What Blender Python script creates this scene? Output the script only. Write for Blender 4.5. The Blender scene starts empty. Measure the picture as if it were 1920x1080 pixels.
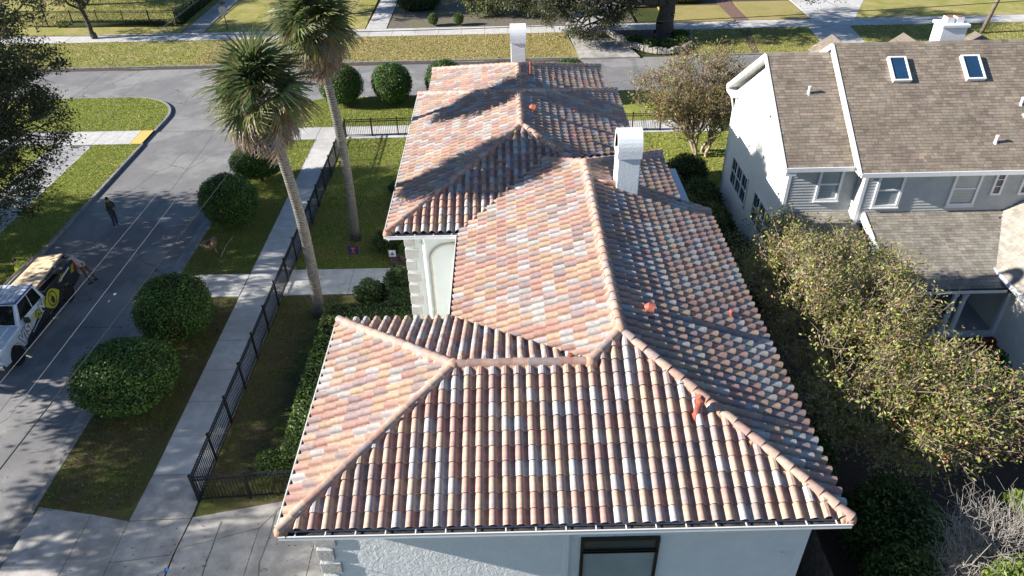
import bpy, bmesh, math, random
import numpy as np
from mathutils import Vector, Matrix

rad = math.radians
random.seed(7)
RNG = np.random.default_rng(7)
SC = bpy.context.scene
COL = SC.collection

# ------------------------------------------------------------------ camera
CAM_POS = (0.0, 0.0, 20.0)
TH, YAW, ROLL, FPX = 0.6221, 0.0013, -0.0212, 1382.4
fw = Vector((math.sin(YAW)*math.cos(TH), math.cos(YAW)*math.cos(TH), -math.sin(TH)))
rt = Vector((math.cos(YAW), -math.sin(YAW), 0))
up = rt.cross(fw)
rt2 = rt*math.cos(ROLL) + up*math.sin(ROLL)
up2 = -rt*math.sin(ROLL) + up*math.cos(ROLL)
cam = bpy.data.cameras.new('camera')
cam.sensor_width = 36.0
cam.lens = FPX/1920*36.0
cam.clip_start = 0.1
cam.clip_end = 2000
camo = bpy.data.objects.new('camera', cam)
COL.objects.link(camo)
camo.matrix_world = Matrix.Translation(CAM_POS) @ Matrix((rt2, up2, -fw)).transposed().to_4x4()
SC.camera = camo

# ------------------------------------------------------------------ sky and sun
SUN_EL, SUN_AZ = 23.6, 5.5            # the sun stands to the left, a little towards the camera
world = bpy.data.worlds.new('World')
SC.world = world
world.use_nodes = True
wn = world.node_tree
sky = wn.nodes.new('ShaderNodeTexSky')
sky.sky_type = 'NISHITA'
sky.sun_disc = False
sky.air_density = 0.9
sky.ozone_density = 4.0
sky.dust_density = 0.2
sky.sun_elevation = rad(SUN_EL)
sky.sun_rotation = rad(270.0 - SUN_AZ)
wn.links.new(sky.outputs[0], wn.nodes['Background'].inputs[0])
wn.nodes['Background'].inputs[1].default_value = 0.064
sl = bpy.data.lights.new('sun', 'SUN')
sl.energy = 5.0
sl.angle = rad(0.53)
sl.color = (1.0, 0.945, 0.875)
so = bpy.data.objects.new('sun', sl)
COL.objects.link(so)
sdir = Vector((-math.cos(rad(SUN_AZ))*math.cos(rad(SUN_EL)), -math.sin(rad(SUN_AZ))*math.cos(rad(SUN_EL)), math.sin(rad(SUN_EL))))
so.rotation_euler = sdir.to_track_quat('Z', 'Y').to_euler()
so.location = (-30, -10, 30)
SC.view_settings.view_transform = 'Standard'
SC.view_settings.look = 'None'
SC.view_settings.exposure = 1.22
SC.view_settings.gamma = 1.0

# ------------------------------------------------------------------ materials
def newmat(name):
    m = bpy.data.materials.new(name)
    m.use_nodes = True
    nt = m.node_tree
    return m, nt, nt.nodes['Principled BSDF']

def N(nt, typ, **kw):
    n = nt.nodes.new(typ)
    for k, v in kw.items():
        setattr(n, k, v)
    return n

def noise(nt, scale, detail=6, rough=.6, vec=None, dist=0.0):
    n = N(nt, 'ShaderNodeTexNoise')
    n.inputs['Scale'].default_value = scale
    n.inputs['Detail'].default_value = detail
    n.inputs['Roughness'].default_value = rough
    n.inputs['Distortion'].default_value = dist
    if vec is None:
        tc = N(nt, 'ShaderNodeTexCoord')
        vec = tc.outputs['Object']
    nt.links.new(vec, n.inputs['Vector'])
    return n.outputs['Fac']

def ramp(nt, fac, stops):
    r = N(nt, 'ShaderNodeValToRGB')
    els = r.color_ramp.elements
    while len(els) < len(stops):
        els.new(.5)
    for e, (p, c) in zip(els, stops):
        e.position = p
        e.color = (*c, 1) if len(c) == 3 else c
    nt.links.new(fac, r.inputs[0])
    return r.outputs[0]

def mixc(nt, fac, a, b, mode='MIX'):
    m = N(nt, 'ShaderNodeMix', data_type='RGBA', blend_type=mode)
    for sock, v in ((m.inputs[0], fac), (m.inputs[6], a), (m.inputs[7], b)):
        if isinstance(v, (int, float)):
            sock.default_value = v
        elif isinstance(v, tuple):
            sock.default_value = (*v, 1)
        else:
            nt.links.new(v, sock)
    return m.outputs[2]

def bump(nt, bs, h, strength, dist=.02):
    b = N(nt, 'ShaderNodeBump')
    b.inputs['Strength'].default_value = strength
    b.inputs['Distance'].default_value = dist
    nt.links.new(h, b.inputs['Height'])
    nt.links.new(b.outputs[0], bs.inputs['Normal'])

def noisy(name, c1, c2, scale=3.0, rough=.85, bmp=0.0, bscale=None, metallic=0.0, spec=.3, c3=None, bdist=.02):
    """two-colour noise material with optional relief; c3 adds large irregular stains"""
    m, nt, bs = newmat(name)
    f = noise(nt, scale)
    col = ramp(nt, f, [(.32, c1), (.68, c2)])
    if c3 is not None:
        f2 = noise(nt, scale*.13, 8, .65)
        msk = ramp(nt, f2, [(.48, (0, 0, 0)), (.64, (1, 1, 1))])
        col = mixc(nt, msk, col, c3)
    nt.links.new(col, bs.inputs['Base Color'])
    bs.inputs['Roughness'].default_value = rough
    bs.inputs['Metallic'].default_value = metallic
    bs.inputs['Specular IOR Level'].default_value = spec
    if bmp:
        bump(nt, bs, noise(nt, bscale or scale*4, 8, .7), bmp, bdist)
    return m

def plain(name, c, rough=.5, metallic=0.0, spec=.5, coat=0.0):
    m, nt, bs = newmat(name)
    f = noise(nt, 9.0)
    col = ramp(nt, f, [(.2, tuple(x*.88 for x in c)), (.8, tuple(min(1, x*1.08) for x in c))])
    nt.links.new(col, bs.inputs['Base Color'])
    bs.inputs['Roughness'].default_value = rough
    bs.inputs['Metallic'].default_value = metallic
    bs.inputs['Specular IOR Level'].default_value = spec
    bs.inputs['Coat Weight'].default_value = coat
    return m

def attrmat(name, rough=.8, bmp=.0, bscale=40, spec=.3, var=.25, vscale=14, stretch=None, translucent=0.0):
    """colour from the face attribute 'col' broken up with noise"""
    m, nt, bs = newmat(name)
    a = N(nt, 'ShaderNodeAttribute', attribute_name='col')
    if stretch:
        tc = N(nt, 'ShaderNodeTexCoord')
        mp = N(nt, 'ShaderNodeMapping')
        mp.inputs['Scale'].default_value = stretch
        nt.links.new(tc.outputs['Object'], mp.inputs['Vector'])
        f = noise(nt, vscale, vec=mp.outputs[0])
    else:
        f = noise(nt, vscale)
    k = ramp(nt, f, [(.25, (1-var,)*3), (.75, (1+var*.6,)*3)])
    col = mixc(nt, 1.0, a.outputs['Color'], k, 'MULTIPLY')
    nt.links.new(col, bs.inputs['Base Color'])
    bs.inputs['Roughness'].default_value = rough
    bs.inputs['Specular IOR Level'].default_value = spec
    if bmp:
        bump(nt, bs, noise(nt, bscale, 6, .7), bmp, .01)
    if translucent:
        tr = N(nt, 'ShaderNodeBsdfTranslucent')
        nt.links.new(col, tr.inputs['Color'])
        mx = N(nt, 'ShaderNodeMixShader')
        mx.inputs[0].default_value = translucent
        nt.links.new(bs.outputs[0], mx.inputs[1])
        nt.links.new(tr.outputs[0], mx.inputs[2])
        nt.links.new(mx.outputs[0], nt.nodes['Material Output'].inputs['Surface'])
    return m

def lawnmat(name, g1, g2, dry, amount, dirt=None, dirt_amt=.66):
    m, nt, bs = newmat(name)
    fine = noise(nt, 9.0, 8, .75)
    col = ramp(nt, fine, [(.3, g1), (.7, g2)])
    msk = ramp(nt, noise(nt, .55, 9, .7), [(amount-.12, (0, 0, 0)), (amount+.12, (1, 1, 1))])
    col = mixc(nt, msk, col, dry)
    if dirt:
        msk2 = ramp(nt, noise(nt, .8, 8, .7, dist=.6), [(dirt_amt-.06, (0, 0, 0)), (dirt_amt+.08, (1, 1, 1))])
        col = mixc(nt, msk2, col, dirt)
    nt.links.new(col, bs.inputs['Base Color'])
    bs.inputs['Roughness'].default_value = .95
    bs.inputs['Specular IOR Level'].default_value = .1
    bump(nt, bs, noise(nt, 22.0, 8, .8), 1.0, .06)
    return m

def asphaltmat():
    m, nt, bs = newmat('asphalt')
    speck = noise(nt, 30.0, 6, .8)
    col = ramp(nt, speck, [(.3, (.235, .232, .228)), (.72, (.36, .355, .346))])
    patch = ramp(nt, noise(nt, .16, 5, .55), [(.46, (0, 0, 0)), (.50, (1, 1, 1))])
    col = mixc(nt, patch, col, (.78, .78, .8), 'MULTIPLY')
    st = ramp(nt, noise(nt, .7, 9, .7), [(.4, (.82, .82, .82)), (.7, (1.08, 1.06, 1.03))])
    col = mixc(nt, 1.0, col, st, 'MULTIPLY')
    tc = N(nt, 'ShaderNodeTexCoord')
    vo = N(nt, 'ShaderNodeTexVoronoi', feature='DISTANCE_TO_EDGE')
    vo.inputs['Scale'].default_value = .22
    wob = N(nt, 'ShaderNodeTexNoise')
    wob.inputs['Scale'].default_value = 1.4
    wob.inputs['Detail'].default_value = 5
    add = N(nt, 'ShaderNodeMixRGB', blend_type='ADD')
    add.inputs[0].default_value = .55
    nt.links.new(tc.outputs['Object'], add.inputs[1])
    nt.links.new(tc.outputs['Object'], wob.inputs['Vector'])
    nt.links.new(wob.outputs['Color'], add.inputs[2])
    nt.links.new(add.outputs[0], vo.inputs['Vector'])
    crack = ramp(nt, vo.outputs['Distance'], [(.0, (1, 1, 1)), (.006, (0, 0, 0))])
    brk = ramp(nt, noise(nt, .35, 3), [(.48, (0, 0, 0)), (.56, (1, 1, 1))])
    cm = mixc(nt, 1.0, crack, brk, 'MULTIPLY')
    col = mixc(nt, cm, col, (.05, .05, .05))
    nt.links.new(col, bs.inputs['Base Color'])
    bs.inputs['Roughness'].default_value = .92
    bs.inputs['Specular IOR Level'].default_value = .2
    bump(nt, bs, noise(nt, 60, 5, .8), .5, .01)
    return m

def stuccomat(name, c1, c2, scale=6, strength=.9, dist=.04):
    m, nt, bs = newmat(name)
    col = ramp(nt, noise(nt, 1.2, 8, .6), [(.3, c1), (.7, c2)])
    nt.links.new(col, bs.inputs['Base Color'])
    bs.inputs['Roughness'].default_value = .9
    bs.inputs['Specular IOR Level'].default_value = .2
    bump(nt, bs, noise(nt, scale, 9, .6, dist=.8), strength, dist)
    return m

def glassmat(name, c, rough=.06):
    m, nt, bs = newmat(name)
    col = ramp(nt, noise(nt, .9, 3), [(.3, tuple(x*.75 for x in c)), (.7, c)])
    nt.links.new(col, bs.inputs['Base Color'])
    bs.inputs['Roughness'].default_value = rough
    bs.inputs['Specular IOR Level'].default_value = .8
    return m

MT = {}
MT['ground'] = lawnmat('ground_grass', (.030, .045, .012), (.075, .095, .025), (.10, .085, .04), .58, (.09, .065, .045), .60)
MT['lawn_sun'] = lawnmat('lawn_grass', (.165, .205, .033), (.32, .345, .075), (.38, .335, .12), .60)  # brighter copy of the grass colour, for lawns in sun
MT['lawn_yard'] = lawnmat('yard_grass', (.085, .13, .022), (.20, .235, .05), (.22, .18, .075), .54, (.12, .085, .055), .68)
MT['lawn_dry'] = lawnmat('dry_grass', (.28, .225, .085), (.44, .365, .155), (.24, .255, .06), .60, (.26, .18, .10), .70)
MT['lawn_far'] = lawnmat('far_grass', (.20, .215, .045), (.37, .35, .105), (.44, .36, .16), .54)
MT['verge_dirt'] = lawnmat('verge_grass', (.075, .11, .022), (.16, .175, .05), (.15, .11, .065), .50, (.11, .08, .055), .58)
MT['mulch'] = noisy('mulch', (.05, .036, .025), (.12, .085, .06), 14, .95, .8, 30)
MT['bare'] = noisy('bare_soil', (.11, .095, .075), (.20, .175, .14), 3, .95, .6, 20, c3=(.16, .15, .08))
MT['asphalt'] = asphaltmat()
MT['concrete'] = noisy('concrete', (.47, .455, .43), (.62, .605, .575), 2.2, .9, .25, 50, c3=(.43, .415, .39))
MT['concrete_old'] = noisy('old_concrete', (.30, .285, .26), (.54, .51, .465), 1.6, .92, .5, 26, c3=(.24, .225, .205))
MT['kerb'] = noisy('kerb_concrete', (.20, .19, .18), (.36, .35, .33), 3, .9, .4, 20)
MT['tactile'] = noisy('tactile_yellow', (.62, .42, .10), (.74, .54, .18), 8, .8, .3, 40)
MT['paver'] = noisy('hex_paver', (.27, .27, .27), (.42, .42, .41), 5, .9, .3, 30)
MT['joint'] = noisy('joint_dirt', (.05, .045, .04), (.10, .09, .08), 8, .95)
MT['tile'] = attrmat('roof_tile', .75, .35, 60, .3, .30, 9, (1, 1, 1))
MT['mortar'] = noisy('mortar', (.44, .25, .17), (.56, .34, .245), 7, .9, .8, 22, bdist=.03)
MT['deck'] = noisy('roof_underlay', (.05, .04, .035), (.09, .07, .06), 6)
MT['stucco'] = stuccomat('white_stucco', (.74, .75, .74), (.83, .83, .81), 8, .8, .035)
MT['stucco_flat'] = stuccomat('pale_stucco', (.64, .69, .66), (.72, .75, .72), 20, .15, .01)
MT['chim'] = stuccomat('chimney_stucco', (.70, .73, .75), (.79, .81, .82), 14, .28, .03)
MT['trim'] = noisy('white_trim', (.74, .74, .73), (.82, .82, .81), 5, .5)
MT['quoin'] = stuccomat('quoin_stone', (.38, .37, .35), (.50, .49, .46), 14, .9, .03)
MT['arch'] = noisy('arch_trim', (.46, .43, .37), (.56, .53, .46), 5, .8)
MT['dark'] = plain('dark_void', (.012, .012, .013), .9, spec=.1)
MT['gutter_in'] = noisy('gutter_dark', (.02, .02, .022), (.09, .08, .075), 7, .9)  # near-black tone for the inside of the roof gutters
MT['black'] = plain('black_metal', (.012, .012, .013), .45)
MT['glass'] = glassmat('window_glass', (.05, .065, .075))
MT['blind'] = glassmat('window_with_blind', (.34, .40, .42), .12)
MT['shade'] = glassmat('window_with_white_shade', (.60, .60, .57), .2)
MT['skyglass'] = glassmat('skylight_glass', (.02, .06, .13), .04)
MT['terra'] = noisy('red_pipe', (.29, .085, .06), (.39, .125, .085), 9, .6)
MT['shingle'] = attrmat('shingle', .95, .6, 70, .15, .34, .9)
MT['dormer'] = noisy('dormer_shingle', (.15, .125, .10), (.22, .185, .15), 9, .95, .6, 40)
MT['siding_grey'] = noisy('grey_siding', (.40, .425, .42), (.49, .51, .50), 3, .7)
MT['siding_cream'] = noisy('cream_siding', (.70, .69, .60), (.80, .785, .70), 3, .7)
MT['brick'] = attrmat('brick', .9, .5, 60, .2, .2, 20)
MT['brickmortar'] = noisy('brick_mortar', (.22, .17, .15), (.32, .26, .23), 12)
MT['porchfloor'] = noisy('porch_floor', (.34, .35, .36), (.44, .45, .46), 3, .8)
MT['bark_oak'] = noisy('oak_bark', (.045, .038, .03), (.13, .115, .095), 7, .95, 1.0, 18, bdist=.05)
def palmbark():
    m, nt, bs = newmat('palm_bark')
    col = ramp(nt, noise(nt, 6, 8, .7), [(.3, (.13, .115, .10)), (.7, (.27, .25, .225))])
    tc = N(nt, 'ShaderNodeTexCoord')
    wv = N(nt, 'ShaderNodeTexWave', bands_direction='Z')
    wv.inputs['Scale'].default_value = 2.6; wv.inputs['Distortion'].default_value = 3.0; wv.inputs['Detail'].default_value = 4
    nt.links.new(tc.outputs['Object'], wv.inputs['Vector'])
    k = ramp(nt, wv.outputs['Fac'], [(.0, (.62, .62, .62)), (.5, (1, 1, 1))])
    nt.links.new(mixc(nt, 1.0, col, k, 'MULTIPLY'), bs.inputs['Base Color'])
    bs.inputs['Roughness'].default_value = .95
    bump(nt, bs, wv.outputs['Fac'], .8, .03)
    return m
MT['bark_palm'] = palmbark()
MT['bark_crepe'] = noisy('crepe_bark', (.21, .16, .115), (.44, .365, .285), 6, .9)
MT['twig_grey'] = noisy('grey_twig', (.22, .195, .165), (.42, .385, .34), 6, .9)
MT['leaf'] = attrmat('leaf', .5, spec=.4, var=.15, vscale=3, translucent=.30)
MT['leaf_gloss'] = attrmat('glossy_leaf', .48, spec=.3, var=.12, vscale=3, translucent=.15)
MT['wood_fence'] = noisy('weathered_board', (.07, .06, .05), (.16, .14, .12), 5, .95, .5, 30)
MT['ply'] = noisy('plywood', (.62, .48, .30), (.76, .61, .41), 2.5, .75)
MT['pole'] = noisy('pole_wood', (.13, .10, .075), (.24, .20, .15), 5, .95)
MT['wire'] = plain('wire_black', (.02, .02, .02), .5)
MT['wire_bright'] = plain('wire_aluminium', (.42, .42, .42), .5, .5)
MT['stone'] = noisy('wall_stone', (.22, .20, .18), (.42, .39, .35), 5, .95, .9, 14, bdist=.05)
MT['redbrickpath'] = noisy('brick_path', (.13, .075, .06), (.24, .15, .12), 6, .95, .5, 30)

# ------------------------------------------------------------------ object helpers
def link(o, parent=None):
    COL.objects.link(o)
    if parent is not None:
        o.parent = parent
    return o

def tag(o, label=None, cat=None, group=None, kind=None):
    if label: o['label'] = label
    if cat: o['category'] = cat
    if group: o['group'] = group
    if kind: o['kind'] = kind
    return o

def thing(name, label, cat, loc=(0, 0, 0), group=None, rz=0.0):
    o = bpy.data.objects.new(name, None)
    COL.objects.link(o)
    o.location = loc
    o.rotation_euler = (0, 0, rz)
    o.empty_display_size = .2
    return tag(o, label, cat, group)

class MB:
    """collects faces; build() links them as one mesh object"""
    def __init__(s):
        s.v, s.f, s.m, s.c = [], [], [], []
    def face(s, pts, mi=0, col=None):
        i = len(s.v)
        s.v += [tuple(p) for p in pts]
        s.f.append(tuple(range(i, i+len(pts))))
        s.m.append(mi); s.c.append(col)
        return s
    def poly(s, verts, faces, mi=0, col=None, M=None):
        i = len(s.v)
        if M is not None:
            verts = [M @ Vector(p) for p in verts]
        s.v += [tuple(p) for p in verts]
        for f in faces:
            s.f.append(tuple(i+k for k in f)); s.m.append(mi); s.c.append(col)
        return s
    def box(s, x0, x1, y0, y1, z0, z1, mi=0, M=None, col=None):
        v = [(x0, y0, z0), (x1, y0, z0), (x1, y1, z0), (x0, y1, z0), (x0, y0, z1), (x1, y0, z1), (x1, y1, z1), (x0, y1, z1)]
        return s.poly(v, [(3, 2, 1, 0), (4, 5, 6, 7), (0, 1, 5, 4), (1, 2, 6, 5), (2, 3, 7, 6), (3, 0, 4, 7)], mi, col, M)
    def prism(s, pts, z0, z1, mi=0, M=None, col=None, bottom=True):
        n = len(pts)
        v = [(p[0], p[1], z0) for p in pts] + [(p[0], p[1], z1) for p in pts]
        f = [tuple(range(n, 2*n))] + [(i, (i+1) % n, n+(i+1) % n, n+i) for i in range(n)]
        if bottom: f.append(tuple(range(n-1, -1, -1)))
        return s.poly(v, f, mi, col, M)
    def bar(s, p, q, w, h, mi=0, upv=(0, 0, 1)):
        """box section from p to q"""
        p, q = Vector(p), Vector(q)
        d = (q-p); L = d.length; d.normalize()
        u = Vector(upv)
        if abs(d.dot(u)) > .98: u = Vector((0, 1, 0))
        x = d.cross(u).normalized(); z = x.cross(d)
        M = Matrix((x, d, z)).transposed().to_4x4(); M.translation = p
        return s.box(-w/2, w/2, 0, L, -h/2, h/2, mi, M)
    def tube(s, path, rads, n=8, mi=0, caps=True, col=None):
        path = [Vector(p) for p in path]
        rings = []
        ref = None
        for k, p in enumerate(path):
            d = (path[min(k+1, len(path)-1)]-path[max(k-1, 0)])
            if d.length < 1e-9: d = Vector((0, 0, 1))
            d.normalize()
            if ref is None:
                ref = Vector((1, 0, 0)) if abs(d.x) < .9 else Vector((0, 1, 0))
            x = (ref - d*ref.dot(d)).normalized(); y = d.cross(x); ref = x
            r = rads[k] if hasattr(rads, '__len__') else rads
            rings.append([p + (x*math.cos(2*math.pi*i/n)+y*math.sin(2*math.pi*i/n))*r for i in range(n)])
        i0 = len(s.v)
        for r in rings: s.v += [tuple(p) for p in r]
        for k in range(len(rings)-1):
            for i in range(n):
                a = i0+k*n+i; b = i0+k*n+(i+1) % n
                s.f.append((a, b, b+n, a+n)); s.m.append(mi); s.c.append(col)
        if caps:
            s.f.append(tuple(i0+i for i in range(n-1, -1, -1))); s.m.append(mi); s.c.append(col)
            k = i0+(len(rings)-1)*n
            s.f.append(tuple(k+i for i in range(n))); s.m.append(mi); s.c.append(col)
        return s
    def lathe(s, prof, n=16, mi=0, M=None, col=None):
        v, f = [], []
        for r, z in prof:
            v += [(r*math.cos(2*math.pi*i/n), r*math.sin(2*math.pi*i/n), z) for i in range(n)]
        for k in range(len(prof)-1):
            for i in range(n):
                a = k*n+i; b = k*n+(i+1) % n
                f.append((a, b, b+n, a+n))
        f.append(tuple(range(n-1, -1, -1))); f.append(tuple((len(prof)-1)*n+i for i in range(n)))
        return s.poly(v, f, mi, col, M)
    def mesh(s, name, mats, smooth=False):
        me = bpy.data.meshes.new(name)
        me.from_pydata(s.v, [], s.f)
        for m in (mats if isinstance(mats, (list, tuple)) else [mats]):
            me.materials.append(MT[m] if isinstance(m, str) else m)
        me.polygons.foreach_set('material_index', s.m)
        if smooth: me.polygons.foreach_set('use_smooth', [True]*len(s.f))
        if any(c is not None for c in s.c):
            a = me.attributes.new('col', 'FLOAT_COLOR', 'FACE')
            a.data.foreach_set('color', np.array([(*(c or (.5, .5, .5)), 1) for c in s.c], 'f').ravel())
        me.update()
        return me
    def build(s, name, mats, parent=None, smooth=False, label=None, cat=None, group=None, kind=None, bevel=0):
        o = bpy.data.objects.new(name, s.mesh(name, mats, smooth))
        link(o)
        if parent is not None: adopt(o, parent)
        if bevel:
            b = o.modifiers.new('bevel', 'BEVEL'); b.width = bevel; b.segments = 2; b.limit_method = 'ANGLE'
        return tag(o, label, cat, group, kind)

def world_of(o):
    M = Matrix.Translation(o.location) @ o.rotation_euler.to_matrix().to_4x4()
    return M if o.parent is None else Matrix.Identity(4)

def adopt(o, parent):
    """parent a mesh that is written in world coordinates"""
    o.parent = parent
    if parent.parent is None:
        o.matrix_parent_inverse = world_of(parent).inverted()
    return o

def np_mesh(name, V, F, mats, col=None, midx=None, smooth=False):
    V = np.asarray(V, np.float32); F = np.asarray(F, np.int32)
    me = bpy.data.meshes.new(name)
    k = F.shape[1]
    me.vertices.add(len(V)); me.vertices.foreach_set('co', V.ravel())
    me.loops.add(F.size); me.loops.foreach_set('vertex_index', F.ravel())
    me.polygons.add(len(F)); me.polygons.foreach_set('loop_start', np.arange(0, F.size, k, dtype=np.int32))
    for m in mats: me.materials.append(MT[m])
    if midx is not None: me.polygons.foreach_set('material_index', np.asarray(midx, np.int32))
    if smooth: me.polygons.foreach_set('use_smooth', np.ones(len(F), bool))
    if col is not None:
        a = me.attributes.new('col', 'FLOAT_COLOR', 'FACE')
        c4 = np.ones((len(F), 4), np.float32); c4[:, :3] = col
        a.data.foreach_set('color', c4.ravel())
    me.update(calc_edges=True)
    me.validate()
    return me

def np_obj(name, me, parent=None, **kw):
    o = bpy.data.objects.new(name, me)
    link(o)
    if parent is not None: adopt(o, parent)
    return tag(o, **kw)

# ------------------------------------------------------------------ foliage helpers
def unit(a): return a/np.maximum(np.linalg.norm(a, axis=1, keepdims=True), 1e-9)

def leaf_faces(P, L, W, rng, palette, weights=None, updir=.4, outward=None, jitter=.25, droop=0.0):
    """diamond leaves at points P; returns verts, quads, colours"""
    n = len(P)
    nrm = rng.normal(size=(n, 3)); nrm[:, 2] += updir*2
    if outward is not None: nrm += outward*1.2
    nrm = unit(nrm)
    t = unit(np.cross(nrm, rng.normal(size=(n, 3))))
    t[:, 2] -= droop
    t = unit(t)
    b = unit(np.cross(nrm, t))
    l = L*rng.uniform(.6, 1.25, (n, 1)); w = W*rng.uniform(.6, 1.25, (n, 1))
    V = np.stack([P-t*l/2, P+b*w/2, P+t*l/2, P-b*w/2], 1).reshape(-1, 3)
    F = np.arange(4*n).reshape(n, 4)
    pal = np.array(palette)
    c = pal[rng.choice(len(pal), n, p=weights)]*rng.uniform(1-jitter, 1+jitter, (n, 1))
    return V, F, c

def seg_faces(segs, sides=4):
    """segs: list of (p0,p1,r0,r1) -> thin prisms"""
    A = np.array([s[0] for s in segs], float); B = np.array([s[1] for s in segs], float)
    r0 = np.array([s[2] for s in segs])[:, None]; r1 = np.array([s[3] for s in segs])[:, None]
    d = unit(B-A)
    ref = np.where(np.abs(d[:, 2:3]) < .9, np.array([[0, 0, 1.]]), np.array([[1., 0, 0]]))
    x = unit(np.cross(d, ref)); y = np.cross(d, x)
    V = []
    for k in range(sides):
        a = 2*math.pi*k/sides
        V.append(A+(x*math.cos(a)+y*math.sin(a))*r0)
    for k in range(sides):
        a = 2*math.pi*k/sides
        V.append(B+(x*math.cos(a)+y*math.sin(a))*r1)
    V = np.stack(V, 1).reshape(-1, 3)
    base = (np.arange(len(segs))*2*sides)[:, None]
    F = np.concatenate([base+np.array([[k, (k+1) % sides, sides+(k+1) % sides, sides+k]]) for k in range(sides)], 0)
    return V, F

def limb(segs, p, q, r0, r1, rng, n=5, wob=.12, sag=0.0):
    """wobbly limb from p to q appended as segments; returns its points"""
    p = np.array(p, float); q = np.array(q, float)
    L = np.linalg.norm(q-p)
    pts = [p]
    for k in range(1, n+1):
        t = k/n
        w = rng.normal(size=3)*wob*L/n*(1 if k < n else .3)
        pts.append(p+(q-p)*t+w+np.array([0, 0, sag*L*math.sin(math.pi*t)]))
    for k in range(n):
        segs.append((pts[k], pts[k+1], r0+(r1-r0)*k/n, r0+(r1-r0)*(k+1)/n))
    return pts

def inside_ell(rng, n, c, r, shell=.0):
    u = unit(rng.normal(size=(n, 3)))
    k = rng.uniform(shell**3, 1, (n, 1))**(1/3)
    return np.array(c)+u*k*np.array(r), u

def lobed_tree(name, label, cat, base, lobes, clumps, per, csize, L, W, palette, weights, seed, trunk_r, fork, barkm='bark_oak',
               leafm='leaf', twigs=3, group=None, twig_r=.02, droop=0.0, shell=.55, twig_len=.5):
    """trunk + limbs to every lobe, sub-limbs to leaf clumps; crown of leaf-sized faces with gaps between the clumps"""
    rng = np.random.default_rng(seed)
    t = thing(name, label, cat, base, group)
    segs, fine = [], []
    b = np.array(base, float); fk = np.array(fork, float)
    pts = limb(segs, b+np.array([0, 0, -.2]), fk, trunk_r, trunk_r*.75, rng, 5, .08)
    segs.append((b+np.array([0, 0, -.2]), b+np.array([0, 0, .5]), trunk_r*1.5, trunk_r*1.02))
    P, U = [], []
    vol = np.array([r[0]*r[1]*r[2] for c, r in lobes])**(2/3); vol = vol/vol.sum()
    for (c, r), v in zip(lobes, vol):
        c = np.array(c, float); r = np.array(r, float)
        lp = limb(segs, fk+rng.normal(size=3)*.05, c, trunk_r*.5, trunk_r*.18, rng, 6, .25)
        k = max(4, int(clumps*v))
        cc, u = inside_ell(rng, k, c, r, shell)
        for q, uu in zip(cc, u):
            st = lp[rng.integers(3, 7)]
            sp = limb(segs, st, q, trunk_r*.12, twig_r, rng, 4, .25)
            for _ in range(twigs):
                e = q+rng.normal(size=3)*csize*twig_len+uu*csize*.4
                limb(fine, sp[-2], e, twig_r, twig_r*.4, rng, 2, .2)
            n = int(per*rng.uniform(.55, 1.45))
            s = csize*rng.uniform(.6, 1.3)
            pp = q+rng.normal(size=(n, 3))*s*np.array([.55, .55, .38])
            P.append(pp); U.append(np.repeat(uu[None], n, 0))
    P = np.concatenate(P); U = np.concatenate(U)
    V, F, c = leaf_faces(P, L, W, rng, palette, weights, .35, U*.5, .3, droop)
    np_obj('crown', np_mesh('crown', V, F, [leafm], c), t)
    V, F = seg_faces(segs, 7)
    np_obj('trunk', np_mesh('trunk', V, F, [barkm], smooth=True), t)
    if fine:
        V, F = seg_faces(fine, 3)
        np_obj('twigs', np_mesh('twigs', V, F, [barkm]), t)
    return t

GREEN_OAK = [(.030, .045, .014), (.045, .062, .018), (.062, .080, .024), (.085, .10, .035), (.10, .085, .05)]
W_OAK = [.3, .3, .22, .13, .05]
GREEN_BOX = [(.035, .085, .015), (.058, .125, .022), (.085, .165, .03), (.13, .215, .042)]
W_BOX = [.3, .35, .25, .10]

# ================================================================== SETTING
LAWN_Z = 0.0
ROAD_Z = -0.12

def sheet(name, pts, z, m, kind='structure', label=None):
    return MB().face([(x, y, z) for x, y in pts], 0).build(name, m, kind=kind, label=label)

def block(name, pts, m, z1=LAWN_Z, z0=-.16):
    return MB().prism(pts, z0, z1, bottom=False).build(name, m, kind='structure')

g = MB()
g.face([(-700, -400, -.17), (700, -400, -.17), (700, 900, -.17), (-700, 900, -.17)])
g.build('ground', 'ground', kind='structure')

# roads: the side street runs away from the camera, the cross street lies behind the houses
sheet('side_street', [(-24.0, -40), (-16.0, -40), (-16.0, 52.4), (-24.0, 52.4)], ROAD_Z, 'asphalt')
sheet('cross_street', [(-140, 52.4), (140, 52.4), (140, 60.3), (-140, 60.3)], ROAD_Z, 'asphalt')
sheet('street_corner', [(-28.2, 49.2), (-24.0, 49.2), (-24.0, 53.5), (-28.2, 53.5)], ROAD_Z-.004, 'asphalt')
sheet('street_corner', [(-16.0, 48.7), (-12.3, 48.7), (-12.3, 52.4), (-16.0, 52.4)], ROAD_Z-.004, 'asphalt')
# rounded corners of asphalt are hidden under the kerbed lawns; lawns below carry the corner radius
def arc(cx, cy, r, a0, a1, n=10):
    return [(cx+r*math.cos(rad(a0+(a1-a0)*k/n)), cy+r*math.sin(rad(a0+(a1-a0)*k/n))) for k in range(n+1)]

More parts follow.
